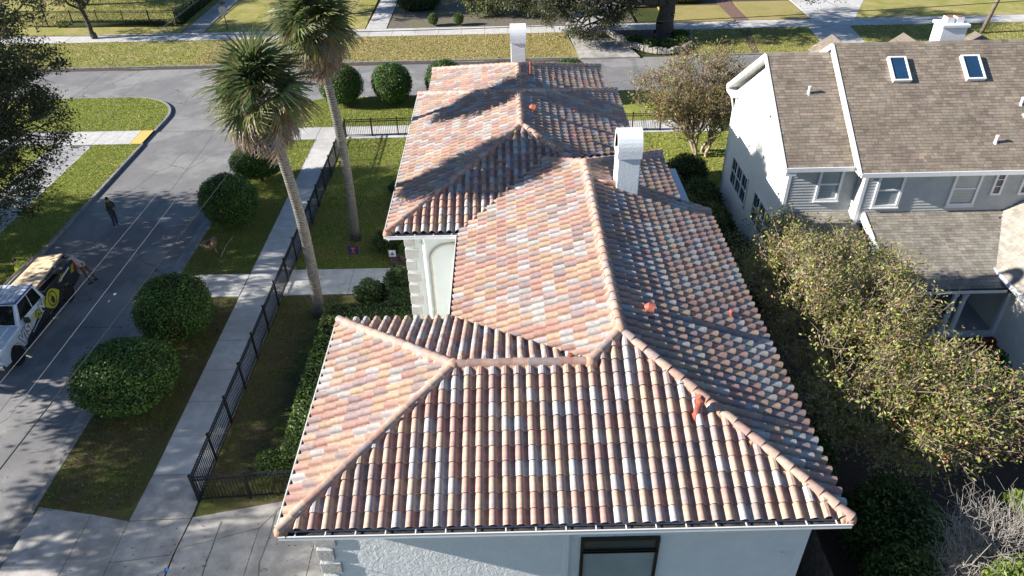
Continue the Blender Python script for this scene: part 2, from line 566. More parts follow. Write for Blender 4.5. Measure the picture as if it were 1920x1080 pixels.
def kerb(name, path, w=.16, z0=-.155, z1=.012):
    m = MB()
    P = [Vector((*p, 0)) for p in path]
    L, R = [], []
    for k, p in enumerate(P):
        d = (P[min(k+1, len(P)-1)]-P[max(k-1, 0)]).normalized()
        n = Vector((-d.y, d.x, 0))
        L.append(p+n*w/2); R.append(p-n*w/2)
    for k in range(len(P)-1):
        a, b, c, d = L[k], L[k+1], R[k+1], R[k]
        for (p, q, zz0, zz1) in ((a, b, z0, z1), (c, d, z0, z1)):
            m.face([(p.x, p.y, zz0), (q.x, q.y, zz0), (q.x, q.y, zz1), (p.x, p.y, zz1)])
        m.face([(a.x, a.y, z1), (d.x, d.y, z1), (c.x, c.y, z1), (b.x, b.y, z1)])
    for p, q in ((L[0], R[0]), (L[-1], R[-1])):
        m.face([(p.x, p.y, z0), (q.x, q.y, z0), (q.x, q.y, z1), (p.x, p.y, z1)])
    return m.build(name, 'kerb', kind='structure')

# --- east block (the tiled house's lot)
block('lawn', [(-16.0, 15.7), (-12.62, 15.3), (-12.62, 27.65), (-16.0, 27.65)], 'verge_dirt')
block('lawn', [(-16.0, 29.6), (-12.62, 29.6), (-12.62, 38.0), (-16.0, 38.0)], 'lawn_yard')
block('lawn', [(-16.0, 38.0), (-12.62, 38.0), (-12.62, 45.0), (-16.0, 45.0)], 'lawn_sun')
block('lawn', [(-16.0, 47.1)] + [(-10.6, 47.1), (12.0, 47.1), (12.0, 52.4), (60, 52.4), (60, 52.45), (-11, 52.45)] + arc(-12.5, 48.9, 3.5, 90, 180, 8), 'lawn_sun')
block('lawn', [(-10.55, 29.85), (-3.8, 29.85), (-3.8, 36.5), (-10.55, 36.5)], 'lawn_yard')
block('lawn', [(-10.55, 36.5), (-3.8, 36.5), (-3.8, 45.0), (-10.55, 45.0)], 'lawn_sun')  # brighter grass colour paints the sunlit end of the yard
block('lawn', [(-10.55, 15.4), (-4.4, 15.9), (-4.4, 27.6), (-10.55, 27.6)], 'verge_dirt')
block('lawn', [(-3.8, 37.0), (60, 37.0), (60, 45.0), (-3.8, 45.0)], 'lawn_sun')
block('side_yard', [(6.2, -10), (60, -10), (60, 37.0), (6.2, 37.0)], 'mulch')
# --- west block
block('lawn', [(-60, 47.2), (-24.0, 47.2), (-24.0, 49.4)] + arc(-28.0, 49.3, 4.0, 2, 90, 10) + [(-60, 53.3)], 'lawn_sun')
block('lawn', [(-27.1, -30), (-24.0, -30), (-24.0, 44.9), (-27.1, 44.9)], 'lawn_sun')
block('lawn', [(-80, -30), (-29.7, -30), (-29.7, 44.9), (-80, 44.9)], 'lawn_sun')
# --- north side of the cross street
block('lawn', [(-120, 60.3), (6.0, 60.3), (5.4, 67.0), (-120, 67.0)], 'lawn_dry')
block('lawn', [(-60, 60.31), (-25.8, 60.31), (-25.8, 66.99), (-60, 66.99)], 'lawn_far', .006)
block('lawn', [(15.2, 60.3), (20.3, 60.3), (20.9, 67.2), (16.6, 67.2)], 'lawn_far')
block('lawn', [(20.9, 60.3), (26.6, 60.3), (27.2, 67.2), (21.9, 67.2)], 'lawn_far')
block('lawn', [(30.2, 60.3), (120, 60.3), (120, 67.2), (31.0, 67.2)], 'lawn_far')
block('lawn', [(-120, 69.4), (-30.0, 69.4), (-30.4, 140), (-120, 140)], 'lawn_far')
block('lawn', [(-27.8, 69.4), (-13.0, 69.4), (-14.0, 140), (-27.9, 140)], 'lawn_far')
block('bare_ground', [(-10.9, 69.4), (12.0, 69.4), (12.0, 140), (-11.0, 140)], 'bare')
block('lawn', [(15.0, 69.6), (21.2, 69.6), (21.2, 75), (15.0, 75)], 'lawn_dry')
block('lawn', [(22.6, 69.6), (28.3, 69.6), (28.3, 76), (22.6, 76)], 'lawn_dry')
block('lawn', [(32.4, 69.6), (120, 69.6), (120, 140), (38.0, 140)], 'lawn_far')
sheet('brick_path', [(21.2, 69.6), (22.6, 69.6), (22.2, 90), (20.4, 90)], .004, 'redbrickpath')
sheet('dirt_path', [(20.3, 60.35), (20.9, 60.35), (21.9, 67.2), (20.9, 67.2)], -.02, 'redbrickpath')
sheet('bare_ground', [(12.0, 75), (28.3, 75), (28.3, 140), (12.0, 140)], -.01, 'mulch')

kerb('kerb', [(-16.08, 15.9), (-16.08, 27.6)])
kerb('kerb', [(-16.08, 29.7), (-16.08, 48.0)] + [(x-.05, y+.05) for x, y in reversed(arc(-12.5, 48.9, 3.5, 90, 172, 8))] + [(12, 52.5)])
kerb('kerb', [(-23.92, -30), (-23.92, 45.0)])
kerb('kerb', [(-23.92, 47.1)] + arc(-28.0, 49.3, 4.08, 0, 90, 12) + [(-60, 53.38)])
kerb('kerb', [(-120, 60.25), (6.0, 60.25)])
kerb('kerb', [(15.2, 60.25), (26.6, 60.25)])
kerb('kerb', [(30.2, 60.25), (120, 60.25)])

# --- concrete: each slab its own piece
def slabs(name, rects, m='concrete', z=.0, under=None):
    root = bpy.data.objects.new(name, None); link(root); tag(root, kind='structure')
    for k, q in enumerate(rects):
        cx = sum(p[0] for p in q)/len(q); cy = sum(p[1] for p in q)/len(q)
        qq = []
        for x, y in q:
            dx, dy = x-cx, y-cy
            qq.append((x-math.copysign(.012, dx), y-math.copysign(.012, dy)))
        dz = random.uniform(-.006, .006)
        MB().prism(qq, -.15, z+.01+dz, bottom=False).build('slab', m, root)
    if under:
        MB().face([(x, y, z-.03) for x, y in under]).build('joint_bed', 'joint', root)
    return root

def rect(x0, x1, y0, y1): return [(x0, y0), (x1, y0), (x1, y1), (x0, y1)]

ys = [17.2, 19.0, 20.8, 22.6, 24.5, 26.1, 27.65, 29.6, 31.2, 32.8, 34.6, 36.4, 38.3, 40.2, 42.2, 43.7, 45.05]
slabs('sidewalk', [rect(-12.6, -10.62, a, b) for a, b in zip(ys, ys[1:])], under=rect(-12.6, -10.6, 16, 45.1))
slabs('sidewalk_corner', [rect(a, b, 45.05, 47.05) for a, b in zip([-16, -14.3, -12.6, -10.6, -8.7, -6.8, -4.9, -3, -1, 1, 3, 5, 7, 9, 11], [-14.3, -12.6, -10.6, -8.7, -6.8, -4.9, -3, -1, 1, 3, 5, 7, 9, 11, 14])], under=rect(-16, 14, 45.05, 47.05))
slabs('front_walk', [rect(-16.0, -12.62, 27.7, 29.55), rect(-10.6, -9.1, 27.7, 29.8), rect(-9.1, -7.6, 27.7, 29.8), rect(-7.6, -6.0, 27.7, 29.8), rect(-6.0, -4.3, 27.7, 29.8)], under=rect(-16, -4.3, 27.65, 29.75))
slabs('driveway', [
    [(-16.1, 2), (-14.0, 2), (-14.0, 15.6), (-15.9, 15.95)],
    [(-14.0, 2), (-12.45, 2), (-12.65, 15.3), (-14.0, 15.6)],
    [(-12.63, 13.75), (-10.75, 14.0), (-10.65, 15.35), (-12.65, 15.3)],
    [(-12.45, 2), (-10.7, 2), (-10.75, 14.0), (-12.63, 13.75)],
    [(-12.65, 15.3), (-10.65, 15.35), (-10.62, 17.2), (-12.6, 17.2)],
    [(-10.7, 14.2), (-8.3, 14.9), (-7.6, 16.0), (-10.6, 15.4)],
    [(-10.7, 2), (-8.4, 2), (-8.3, 14.9), (-10.7, 14.2)],
    [(-8.4, 2), (-6.4, 2), (-6.4, 16.0), (-7.6, 16.0), (-8.3, 14.9)],
    [(-6.4, 2), (-4.3, 2), (-4.3, 16.0), (-6.4, 16.0)]], 'concrete_old', under=[(-16, 2), (-4.2, 2), (-4.2, 15.6), (-12.6, 17.1), (-15.8, 15.6)])
slabs('apron', [rect(-25.85, -24.75, 44.95, 47.15), rect(-27.2, -25.85, 44.95, 47.15), rect(-29.4, -27.2, 44.95, 47.15)], under=rect(-29.4, -24, 45, 47.1))
sheet('tactile_strip', rect(-24.74, -23.95, 44.95, 47.15), .012, 'tactile')
nx = [(-46+2.1*k) for k in range(0, 33)]
slabs('north_sidewalk', [rect(a, b, 67.05, 69.35) for a, b in zip(nx, nx[1:])], under=rect(-46, 21.2, 67.05, 69.35))
slabs('north_sidewalk', [rect(a, b, 67.3, 69.5) for a, b in zip([21.3+2.2*k for k in range(14)], [23.5+2.2*k for k in range(14)])], under=rect(21.3, 52, 67.3, 69.5))
slabs('far_walk', [rect(-12.9+.02*k, -11.0, 69.4+1.6*k, 71.0+1.6*k) for k in range(9)], under=rect(-12.9, -11.0, 69.4, 84))
slabs('far_walk', [rect(-29.9, -27.9, 69.4+1.9*k, 71.3+1.9*k) for k in range(8)], 'concrete_old', under=rect(-29.9, -27.9, 69.4, 84))
slabs('far_driveway', [[(6.0, 60.0), (11.0, 60.0), (10.2, 64.0), (5.6, 67.0)], [(5.5, 69.4), (9.6, 69.4), (11, 78), (8, 78)]], 'concrete_old')
slabs('far_driveway', [[(26.6, 60.3), (30.2, 60.3), (30.6, 64), (26.9, 64)], [(26.9, 64), (30.6, 64), (31.0, 67.2), (27.2, 67.2)], [(28.3, 69.6), (32.4, 69.6), (34.2, 73), (28.4, 73)], [(28.4, 73), (34.2, 73), (38, 80), (28.5, 80)]], 'concrete')

# hexagonal pavers, each a piece
def hexes(name, x0, x1, y0, y1, r=.42):
    root = bpy.data.objects.new(name, None); link(root); tag(root, kind='structure')
    MB().face([(x0, y0, -.02), (x1, y0, -.02), (x1, y1, -.02), (x0, y1, -.02)]).build('joint_bed', 'joint', root)
    base = MB().prism([((r-.015)*math.cos(rad(60*k)), (r-.015)*math.sin(rad(60*k))) for k in range(6)], -.1, .01, bottom=False).mesh('paver', 'paver')
    row = 0
    x = x0+r*.6
    i = 0
    while x < x1-r*.3:
        y = y0+(r*.866 if i % 2 else 0)+.1
        while y < y1:
            o = bpy.data.objects.new('paver', base); link(o, root); o.location = (x, y, random.uniform(-.006, .006))
            y += r*1.732
        x += r*1.5; i += 1
    MB().box(x0-.12, x0, y0, y1, -.1, .012).box(x1, x1+.1, y0, y1, -.1, .012).build('border', 'concrete', root)
hexes('paver_walk', -29.6, -27.2, 28.0, 44.6)
hexes('paver_walk', -35.5, -29.7, 45.1, 47.1)

# dark gutter stains, tar crack lines on the street
def strip(name, path, w, z, m):
    mm = MB()
    P = [Vector((*p, 0)) for p in path]
    for k in range(len(P)-1):
        d = (P[k+1]-P[k]).normalized(); n = Vector((-d.y, d.x, 0))*w/2
        a, b, c, e = P[k]+n, P[k+1]+n, P[k+1]-n, P[k]-n
        mm.face([(a.x, a.y, z), (e.x, e.y, z), (c.x, c.y, z), (b.x, b.y, z)])
    return mm.build(name, m, kind='structure')
MT['gutterpan'] = noisy('gutter_pan', (.20, .195, .19), (.36, .35, .335), 1.1, .92, .4, 20, c3=(.12, .105, .09))
MT['tar'] = noisy('tar', (.10, .10, .10), (.16, .16, .16), 8, .8)
def wob(p, q, n, a):
    return [(p[0]+(q[0]-p[0])*k/n+(random.gauss(0, a) if 0 < k < n else 0), p[1]+(q[1]-p[1])*k/n+(random.gauss(0, a) if 0 < k < n else 0)) for k in range(n+1)]
strip('tar_line', wob((-19.9, 0), (-19.7, 52), 24, .03), .022, ROAD_Z+.004, 'tar')
strip('tar_line', wob((-24, 49.2), (-16, 49.0), 8, .04), .018, ROAD_Z+.008, 'tar')
strip('tar_line', wob((-22.5, 38), (-20.5, 44.2), 8, .15), .025, ROAD_Z+.004, 'tar')
strip('tar_line', wob((-23, 41.0), (-20.8, 40.4), 6, .12), .02, ROAD_Z+.004, 'tar')
strip('tar_line', wob((-7.6, 2), (-7.9, 15.6), 14, .06), .03, .022, 'tar')
strip('tar_line', wob((-9.4, 3), (-9.6, 15.2), 14, .07), .03, .022, 'tar')
strip('gutter_pan', [(-16.42, -10), (-16.42, 48)], .50, ROAD_Z+.005, 'gutterpan')
strip('gutter_dark', wob((-60, 59.9), (6, 59.9), 40, .08), .5, ROAD_Z+.005, 'mulch')  # dirt strip along the cross street kerb

# ================================================================== TILED HOUSE
HE, SL = 7.12, .3794
LS = math.sqrt(1+SL*SL)
TW, TE, TL = .288, .345, .40           # tile width, exposure, length
TCOL = [(.49, .345, .25), (.445, .275, .222), (.45, .415, .39), (.365, .28, .26)]   # buff, terracotta, pale grey, mauve
TCOL_W = [.30, .26, .24, .20]

house = thing('tiled_house', 'white stucco house with multicoloured barrel tile roof in the middle', 'house', (1, 20, 0))
roof = MB()
roof_o = None

def tile_profile():
    hump = [(.64*t, .108*math.sin(math.pi*t)**.52) for t in (.0, .04, .14, .34, .66, .86, .96, 1.0)]
    return hump + [(.74, -.034), (.90, -.034), (1.0, .0)]

def tile_geo():
    pr = tile_profile()
    v, f = [], []
    n = len(pr)
    def lift(y): return .046*(1-y/TL)
    for y in (0, TL):
        for u, z in pr:
            k = 1-.05*(y/TL)        # the barrel narrows a little towards the top end
            v.append(((u-.30)*k*TW+.30*TW if u < .65 else u*TW, y, z*k+lift(y)))
    for dz, y in ((0, 0), (-.016, .002), (-.046, .11)):      # crisp thick lower edge, hollow behind it
        for u, z in pr:
            v.append((u*TW, y, z+lift(0)+dz))
    for i in range(n-1):
        f.append((i, i+1, n+i+1, n+i))
        f.append((3*n+i, 3*n+i+1, 2*n+i+1, 2*n+i))
        f.append((4*n+i, 4*n+i+1, 3*n+i+1, 3*n+i))
    return v, f
TV, TF = tile_geo()

def jit(c, a=.12):
    k = random.uniform(1-a, 1+a)
    return tuple(min(.95, x*k*random.uniform(.97, 1.03)) for x in c)

tile_meshes = []
for ci, c in enumerate(TCOL):
    row = []
    for k in range(4):
        row.append(MB().poly(TV, TF, 0, jit(c)).mesh('tile', 'tile'))
        row[-1].polygons.foreach_set('use_smooth', [(i % 3 == 0) for i in range(len(TF))])
    tile_meshes.append(row)

full_tiles, clip_jobs = [], []

def inpoly(p, poly, eps=.0):
    # convex, any orientation
    s = 0
    n = len(poly)
    area = sum(poly[i][0]*poly[(i+1) % n][1]-poly[(i+1) % n][0]*poly[i][1] for i in range(n))
    sg = 1 if area > 0 else -1
    for i in range(n):
        a, b = poly[i], poly[(i+1) % n]
        L = math.hypot(b[0]-a[0], b[1]-a[1])
        if sg*((b[0]-a[0])*(p[1]-a[1])-(b[1]-a[1])*(p[0]-a[0]))/L < eps:
            return False
    return True

deck = MB()
def slope(parts, org, u, z0=HE):
    """parts: convex plan polygons of one roof plane; org: a point of the eave line; u: plan direction up the slope"""
    ux, uy = u
    ex, ey = uy, -ux
    Z = lambda x, y: z0+SL*((x-org[0])*ux+(y-org[1])*uy)
    Xa = Vector((ex, ey, 0)); Ya = Vector((ux/LS, uy/LS, SL/LS)); Za = Xa.cross(Ya)
    allp = [p for q in parts for p in q]
    for q in parts:
        deck.face([(x, y, Z(x, y)-.075) for x, y in q])
    A = [(x-org[0])*ex+(y-org[1])*ey for x, y in allp]
    B = [(x-org[0])*ux+(y-org[1])*uy for x, y in allp]
    be = TE/LS
    i0, i1 = math.floor(min(A)/TW)-1, math.ceil(max(A)/TW)+1
    j1 = math.ceil(max(B)/be)+1
    todo = []
    for j in range(-1 if min(B) < -.1 else 0, j1):
        for i in range(i0, i1):
            a, b = i*TW+random.uniform(-.003, .003), j*be
            cs = [(a+.02, b+.02), (a+TW-.02, b+.02), (a+TW-.02, b+TL/LS-.03), (a+.02, b+TL/LS-.03)]
            cs = [(org[0]+ex*p+ux*q, org[1]+ey*p+uy*q) for p, q in cs]
            ins = [any(inpoly(c, q) for q in parts) for c in cs]
            cen = (sum(c[0] for c in cs)/4, sum(c[1] for c in cs)/4)
            near = any(ins) or any(inpoly(cen, q, -.35) for q in parts)
            if not near: continue
            p = Vector((org[0]+ex*a+ux*b, org[1]+ey*a+uy*b, z0+SL*b))
            rot = Matrix.Rotation(random.gauss(0, .006), 3, 'Z') @ Matrix.Rotation(random.gauss(0, .006), 3, 'X')
            M = (Matrix((Xa, Ya, Za)).transposed() @ rot).to_4x4(); M.translation = p+Za*random.uniform(0, .006)
            ci = random.choices(range(4), TCOL_W)[0]
            if all(ins): full_tiles.append((M, ci, random.randrange(4), p))
            else: todo.append((M, ci))
    clip_jobs.append((parts, todo))

xA, xB, yF, w1, xR, yE = -4.89, 6.90, 9.51, 3.50, 2.61, 22.87
hw = xB-xR; xL = xR-hw
P1, P2, P3 = (xA+w1, yF+w1), (xL+w1, yF+w1), (xR, yF+hw)
# front plane
slope([[(xA, yF), (P2[0], yF), P2, P1], [(P2[0], yF), (xB, yF), P3, P2]], (xA, yF), (0, 1))
# left plane of the wing, its rear plane
slope([[(xA, yF), P1, (xA, yF+2*w1)]], (xA, yF), (1, 0))
slope([[(xA, yF+2*w1), P1, P2, (xL, yF+2*w1)]], (xA, yF+2*w1), (0, -1))
# long main roof: left plane, right plane (with its jog), rear
slope([[(xL, yF+2*w1), P2, P3, (xR, yE), (1.30, 24.18), (xL, 21.21)]], (xL, yF), (1, 0))
slope([[(xB, yF), (xB, 22.2), (xR, 22.2), P3], [(xR, 22.2), (5.88, 22.2), (5.88, 26.14), (xR, yE)]], (xB, yF), (-1, 0))
slope([[(xR, yE), (5.88, 26.14), (4.14, 26.14), (2.18, 24.19), (1.30, 24.18)]], (xR, yE+hw), (0, -1))
# middle roof
mL, mF, mS, mR0, mRear = -4.14, 21.21, 4.65, 29.21, 33.86
mC, mR = mL+mS, mL+2*mS
slope([[(mL, mF), (mC, mF+mS), (mC, mR0), (mL, mRear)]], (mL, mF), (1, 0))
slope([[(mL, mF), (xL, mF), (1.30, 24.18), (mC, mF+mS)], [(1.30, 24.18), (2.18, 24.19), (mC, mF+mS)]], (mL, mF), (0, 1))
slope([[(mC, mF+mS), (2.18, 24.19), (mR, 27.16), (mR, mRear), (mC, mR0)]], (mR, mF), (-1, 0))
slope([[(mL, mRear), (mC, mR0), (mR, mRear)]], (mL, mRear), (0, -1))
# rear roof, a little narrower
rL, rR, rRear = -3.70, 4.75, 37.2
rC = (rL+rR)/2; rh = (rR-rL)/2
slope([[(rL, mRear), (rC, mRear-rh), (rC, rRear-rh), (rL, rRear)]], (rL, mRear), (1, 0))
slope([[(rR, mRear), (rC, mRear-rh), (rC, rRear-rh), (rR, rRear)]], (rR, mRear), (-1, 0))
slope([[(rL, rRear), (rC, rRear-rh), (rR, rRear)]], (rL, rRear), (0, -1))

roof_o = deck.build('roof', 'deck', house)
campos = Vector(CAM_POS)
full_tiles.sort(key=lambda t: (t[3]-campos).length)
for M, ci, k, p in full_tiles[:300]:
    o = bpy.data.objects.new('tile', tile_meshes[ci][k]); link(o, roof_o); o.matrix_basis = M
rest = MB()
for M, ci, k, p in full_tiles[300:]:
    rest.poly(TV, TF, 0, jit(TCOL[ci]), M)
for parts, todo in clip_jobs:
    for q in parts:
        bm = bmesh.new(); lay = bm.faces.layers.float_color.new('col')
        for M, ci in todo:
            vs = [bm.verts.new(M @ Vector(p)) for p in TV]
            c = (*jit(TCOL[ci]), 1)
            for f in TF:
                fc = bm.faces.new([vs[i] for i in f]); fc[lay] = c
        n = len(q)
        area = sum(q[i][0]*q[(i+1) % n][1]-q[(i+1) % n][0]*q[i][1] for i in range(n))
        for i in range(n):
            a, b = q[i], q[(i+1) % n]
            nrm = Vector((b[1]-a[1], -(b[0]-a[0]), 0)).normalized()*(1 if area > 0 else -1)
            e = Vector((*a, 0))+nrm*.03
            bmesh.ops.bisect_plane(bm, geom=bm.verts[:]+bm.edges[:]+bm.faces[:], plane_co=e, plane_no=nrm, clear_outer=True)
        for f in bm.faces:
            rest.face([v.co[:] for v in f.verts], 0, tuple(f[lay][:3]))
        bm.free()
ro_ = rest.build('tiles', 'tile', roof_o, kind='stuff')
zz_ = np.zeros(len(ro_.data.polygons)*3, 'f'); ro_.data.polygons.foreach_get('normal', zz_)
ro_.data.polygons.foreach_set('use_smooth', zz_.reshape(-1, 3)[:, 2] > .25)

# ridge and hip caps with their mortar beds
def cap_mesh(c):
    v, f = [], []
    n = 9
    for y, r, z in ((0, .122, .024), (.43, .110, .0), (0, .122, .024), (.004, .096, .024)):
        for i in range(n):
            a = math.pi*(i/(n-1))
            v.append((math.cos(a)*r, y, math.sin(a)*r*.92+z-.02))
    for i in range(n-1):
        f.append((i, i+1, n+i+1, n+i))
        f.append((3*n+i, 3*n+i+1, 2*n+i+1, 2*n+i))
    return MB().poly(v, f, 0, jit(c, .1)).mesh('ridge_tile', 'tile', True)
CAPC = [(.43, .27, .21), (.46, .31, .235), (.38, .25, .21), (.48, .36, .28), (.34, .265, .245)]
cap_meshes = [cap_mesh(c) for c in CAPC for _ in range(2)]
def ridge(p, q, dz=.075, first=.0):
    p, q = Vector(p), Vector(q)
    d = q-p; L = d.length; d.normalize()
    x = d.cross(Vector((0, 0, 1))).normalized(); z = x.cross(d)
    n = max(1, round(L/.37)); st = L/n
    for k in range(n):
        M = Matrix((x, d, z)).transposed().to_4x4()
        M.translation = p+d*(k*st-.03)+Vector((0, 0, dz))+x*random.gauss(0, .006)
        M = M @ Matrix.Rotation(random.gauss(0, .012), 4, 'Z')
        o = bpy.data.objects.new('ridge_tile', random.choice(cap_meshes)); link(o, roof_o); o.matrix_basis = M
    mb = MB(); K = max(4, int(L/.072)); pts = []
    for k in range(K+1):
        c = p+d*(L*k/K)
        w = .165+.05*math.sin(k*1.57)+random.uniform(-.02, .025); w2 = .165+.05*math.cos(k*1.57)+random.uniform(-.02, .025)
        pts.append([c-x*w+Vector((0, 0, -.045)), c-x*.10+Vector((0, 0, dz+.010)), c+x*.10+Vector((0, 0, dz+.010)), c+x*w2+Vector((0, 0, -.045))])
    for k in range(K):
        for i in range(3):
            mb.face([pts[k][i], pts[k][i+1], pts[k+1][i+1], pts[k+1][i]])
    mb.build('mortar_bed', 'mortar', roof_o)
def h3(p, d): return (p[0], p[1], HE+SL*d)
zM = hw; zW = w1
ridge(h3((xA, yF), 0), h3(P1, zW)); ridge(h3((xB, yF), 0), h3(P3, zM))
ridge(h3(P1, zW), h3(P2, zW)); ridge(h3(P2, zW), h3(P3, zM)); ridge(h3((xA, yF+2*w1), 0), h3(P1, zW))
ridge(h3(P3, zM), h3((xR, yE), zM)); ridge(h3((5.88, 26.14), zM-3.27), h3((xR, yE), zM)); ridge(h3((1.30, 24.18), 2.98), h3((xR, yE), zM))
ridge(h3((mL, mF), 0), h3((mC, mF+mS), mS)); ridge(h3((2.18, 24.19), 2.98), h3((mC, mF+mS), mS))
ridge(h3((mC, mF+mS), mS), h3((mC, mR0), mS)); ridge(h3((mL, mRear), 0), h3((mC, mR0), mS)); ridge(h3((mR, mRear), 0), h3((mC, mR0), mS))
ridge(h3((rC, mRear-rh), rh), h3((rC, rRear-rh), rh)); ridge(h3((rL, rRear), 0), h3((rC, rRear-rh), rh)); ridge(h3((rR, rRear), 0), h3((rC, rRear-rh), rh))
# knobs of mortar where hips meet
kb = MB()
for p, d in ((P1, zW), (P2, zW), (P3, zM), ((mC, mF+mS), mS), ((xR, yE), zM)):
    kb.lathe([(.02, .19), (.11, .165), (.155, .10), (.20, -.02)][::-1], 10, M=Matrix.Translation(h3(p, d)))
for p in ((xA, yF), (xB, yF), (mL, mF)):
    kb.lathe([(.02, .13), (.08, .115), (.118, .06), (.13, -.05)][::-1], 10, M=Matrix.Translation(h3(p, 0)))
kb.build('mortar_knobs', 'mortar', roof_o, smooth=True, kind='stuff')
# flashing line along the right slope jog
ridge((xB, 22.2, HE+.0), (5.88, 22.2, HE+SL*1.02), .05)

# soffit, fascia, gutters
so_ = MB()
for x0, x1, y0, y1 in ((xA, xB, yF, 16.5), (xL, xB, 16.5, 22.2), (xL, 5.88, 22.2, 26.1), (mL, mR, mF, mRear), (rL, rR, mRear, rRear)):
    so_.box(x0+.03, x1-.03, y0+.03, y1-.03, HE-.20, HE-.16)
so_.build('soffit', 'trim', house)

def gutter(p, q, out, dark='gutter_in', straps=True):
    """half-open box gutter along an eave; out = outward plan direction"""
    p, q, out = Vector(p), Vector(q), Vector((*out, 0))
    d = (q-p); L = d.length; d.normalize()
    Z = Vector((0, 0, 1))
    M = Matrix((d, out, Z)).transposed().to_4x4(); M.translation = p
    if Vector(d).cross(out).z < 0: pass
    b = MB()
    b.box(0, L, .10, .112, -.13, .0, 0, M); b.box(0, L, -.03, .10, -.13, -.12, 0, M)
    b.box(0, .01, -.03, .10, -.12, .0, 0, M); b.box(L-.01, L, -.03, .10, -.12, .0, 0, M)
    b.box(0, L, .10, .125, -.012, .004, 0, M)
    g_ = b.build('gutter', 'trim', house)
    MB().box(.012, L-.012, -.025, .098, -.118, -.055, 0, M).build('gutter_infill', dark, g_)  # dark infill along the gutter bottom
    if straps:
        s = MB(); k = .35
        while k < L:
            s.box(k-.012, k+.012, -.02, .11, -.004, .010, 0, M); k += .62
        s.build('gutter_hangers', 'trim', g_, kind='stuff')
    b = MB(); b.box(0, L, -.06, -.032, -.22, -.03, 0, M); b.build('fascia', 'trim', house)
gutter((xA-.02, yF-.01, HE-.02), (xB+.02, yF-.01, HE-.02), (0, -1))
gutter((mL-.02, mF-.01, HE-.02), (xL-.08, mF-.01, HE-.02), (0, -1))
gutter((xL-.01, yF+2*w1+.2, HE-.02), (xL-.01, mF-.12, HE-.02), (-1, 0), straps=False)
gutter((xA-.01, yF, HE-.05), (xA-.01, yF+2*w1, HE-.05), (-1, 0), straps=False)
gutter((mL-.01, mF, HE-.05), (mL-.01, mRear, HE-.05), (-1, 0), straps=False)

# walls
wl = MB()
WX0, WX1, WY = xA+.44, xB-.40, yF+.56
wl.box(WX0, WX1, WY, 16.0, -.1, HE-.2)
wl.box(xL+.30, WX1-.001, 15.99, 26.0, -.1, HE-.205)
wl.build('wall', 'stucco', house)
wl2 = MB().box(mL+.5, mR-.5, mF+.55, mRear-.4, -.1, HE-.203); wl2.box(rL+.5, rR-.5, mRear-.41, rRear-.5, -.1, HE-.204)
wl2.build('wall', 'stucco_flat', house)
# front window: black frame, screen bands, pale blind
def window(x0, x1, z0, z1, y, parent, frame='black', pane='blind', rail=None, fw_=.07, deep=.06, muntins=0):
    f = MB()
    f.box(x0-fw_, x0, y-deep, y+.02, z0-fw_, z1+fw_); f.box(x1, x1+fw_, y-deep, y+.02, z0-fw_, z1+fw_)
    f.box(x0, x1, y-deep, y+.02, z1, z1+fw_); f.box(x0, x1, y-deep, y+.02, z0-fw_, z0)
    if rail is not None: f.box(x0, x1, y-deep*.8, y+.02, rail-.03, rail+.03)
    for k in range(muntins):
        xm = x0+(x1-x0)*(k+1)/(muntins+1); f.box(xm-.012, xm+.012, y-deep*.6, y+.01, z0, z1)
    fo = f.build('window', frame, parent)
    MB().box(x0, x1, y-.012, y+.015, z0, z1).build('pane', pane, fo)
    return fo
wo = window(1.50, 3.12, 3.9, 5.40, WY-.012, house, rail=None)
wo2 = window(1.50, 3.12, 5.50, 5.86, WY-.012, house, pane='glass')
MB().box(1.06, 1.16, WY-.09, WY, 0, HE-.2).box(1.05, 1.17, WY-.10, WY-.005, HE-.42, HE-.20).build('downspout', 'trim', house)
MB().box(WX1-.13, WX1+.02, WY-.03, WY+.10, 0, HE-.2).build('corner_board', 'trim', house)
MB().box(WX1-.55, WX1-.45, WY-.07, WY, HE-1.95, HE-1.85).build('wall_light', 'trim', house)
# quoins
def quoins(x, y, z1, n, parent, step=.50, h=.37):
    for k in range(n):
        z = z1-(k+1)*step
        w = .44 if k % 2 else .34
        MB().box(x-.04, x+w, y-.05, y+.35, z, z+h).build('quoin', 'quoin', parent, bevel=.015)
quoins(WX0, WY, HE-.28, 13, house)
quoins(mL+.5, mF+.55, HE-.32, 13, house)
# downspout and arched trim on the recessed wall
yW2 = mF+.55
ds = MB(); ds.tube([(-3.02, yW2-.20, HE-.22), (-3.02, yW2-.10, HE-.45), (-3.0, yW2-.06, HE-.7), (-2.98, yW2-.06, 0)], .05, 8)
ds.build('downspout', 'trim', house, smooth=True)
ar = MB(); pa = [(-2.80, yW2-.02, 0), (-2.80, yW2-.02, 5.6)] + [(-2.80+.75*(1-math.cos(rad(a))), yW2-.02, 5.75+.62*math.sin(rad(a))) for a in range(0, 91, 15)] + [(-1.4, yW2-.02, 6.4)]
for a, b in zip(pa, pa[1:]): ar.bar(a, b, .07, .10, upv=(0, 1, 0))
ar.build('arch_trim', 'arch', house)

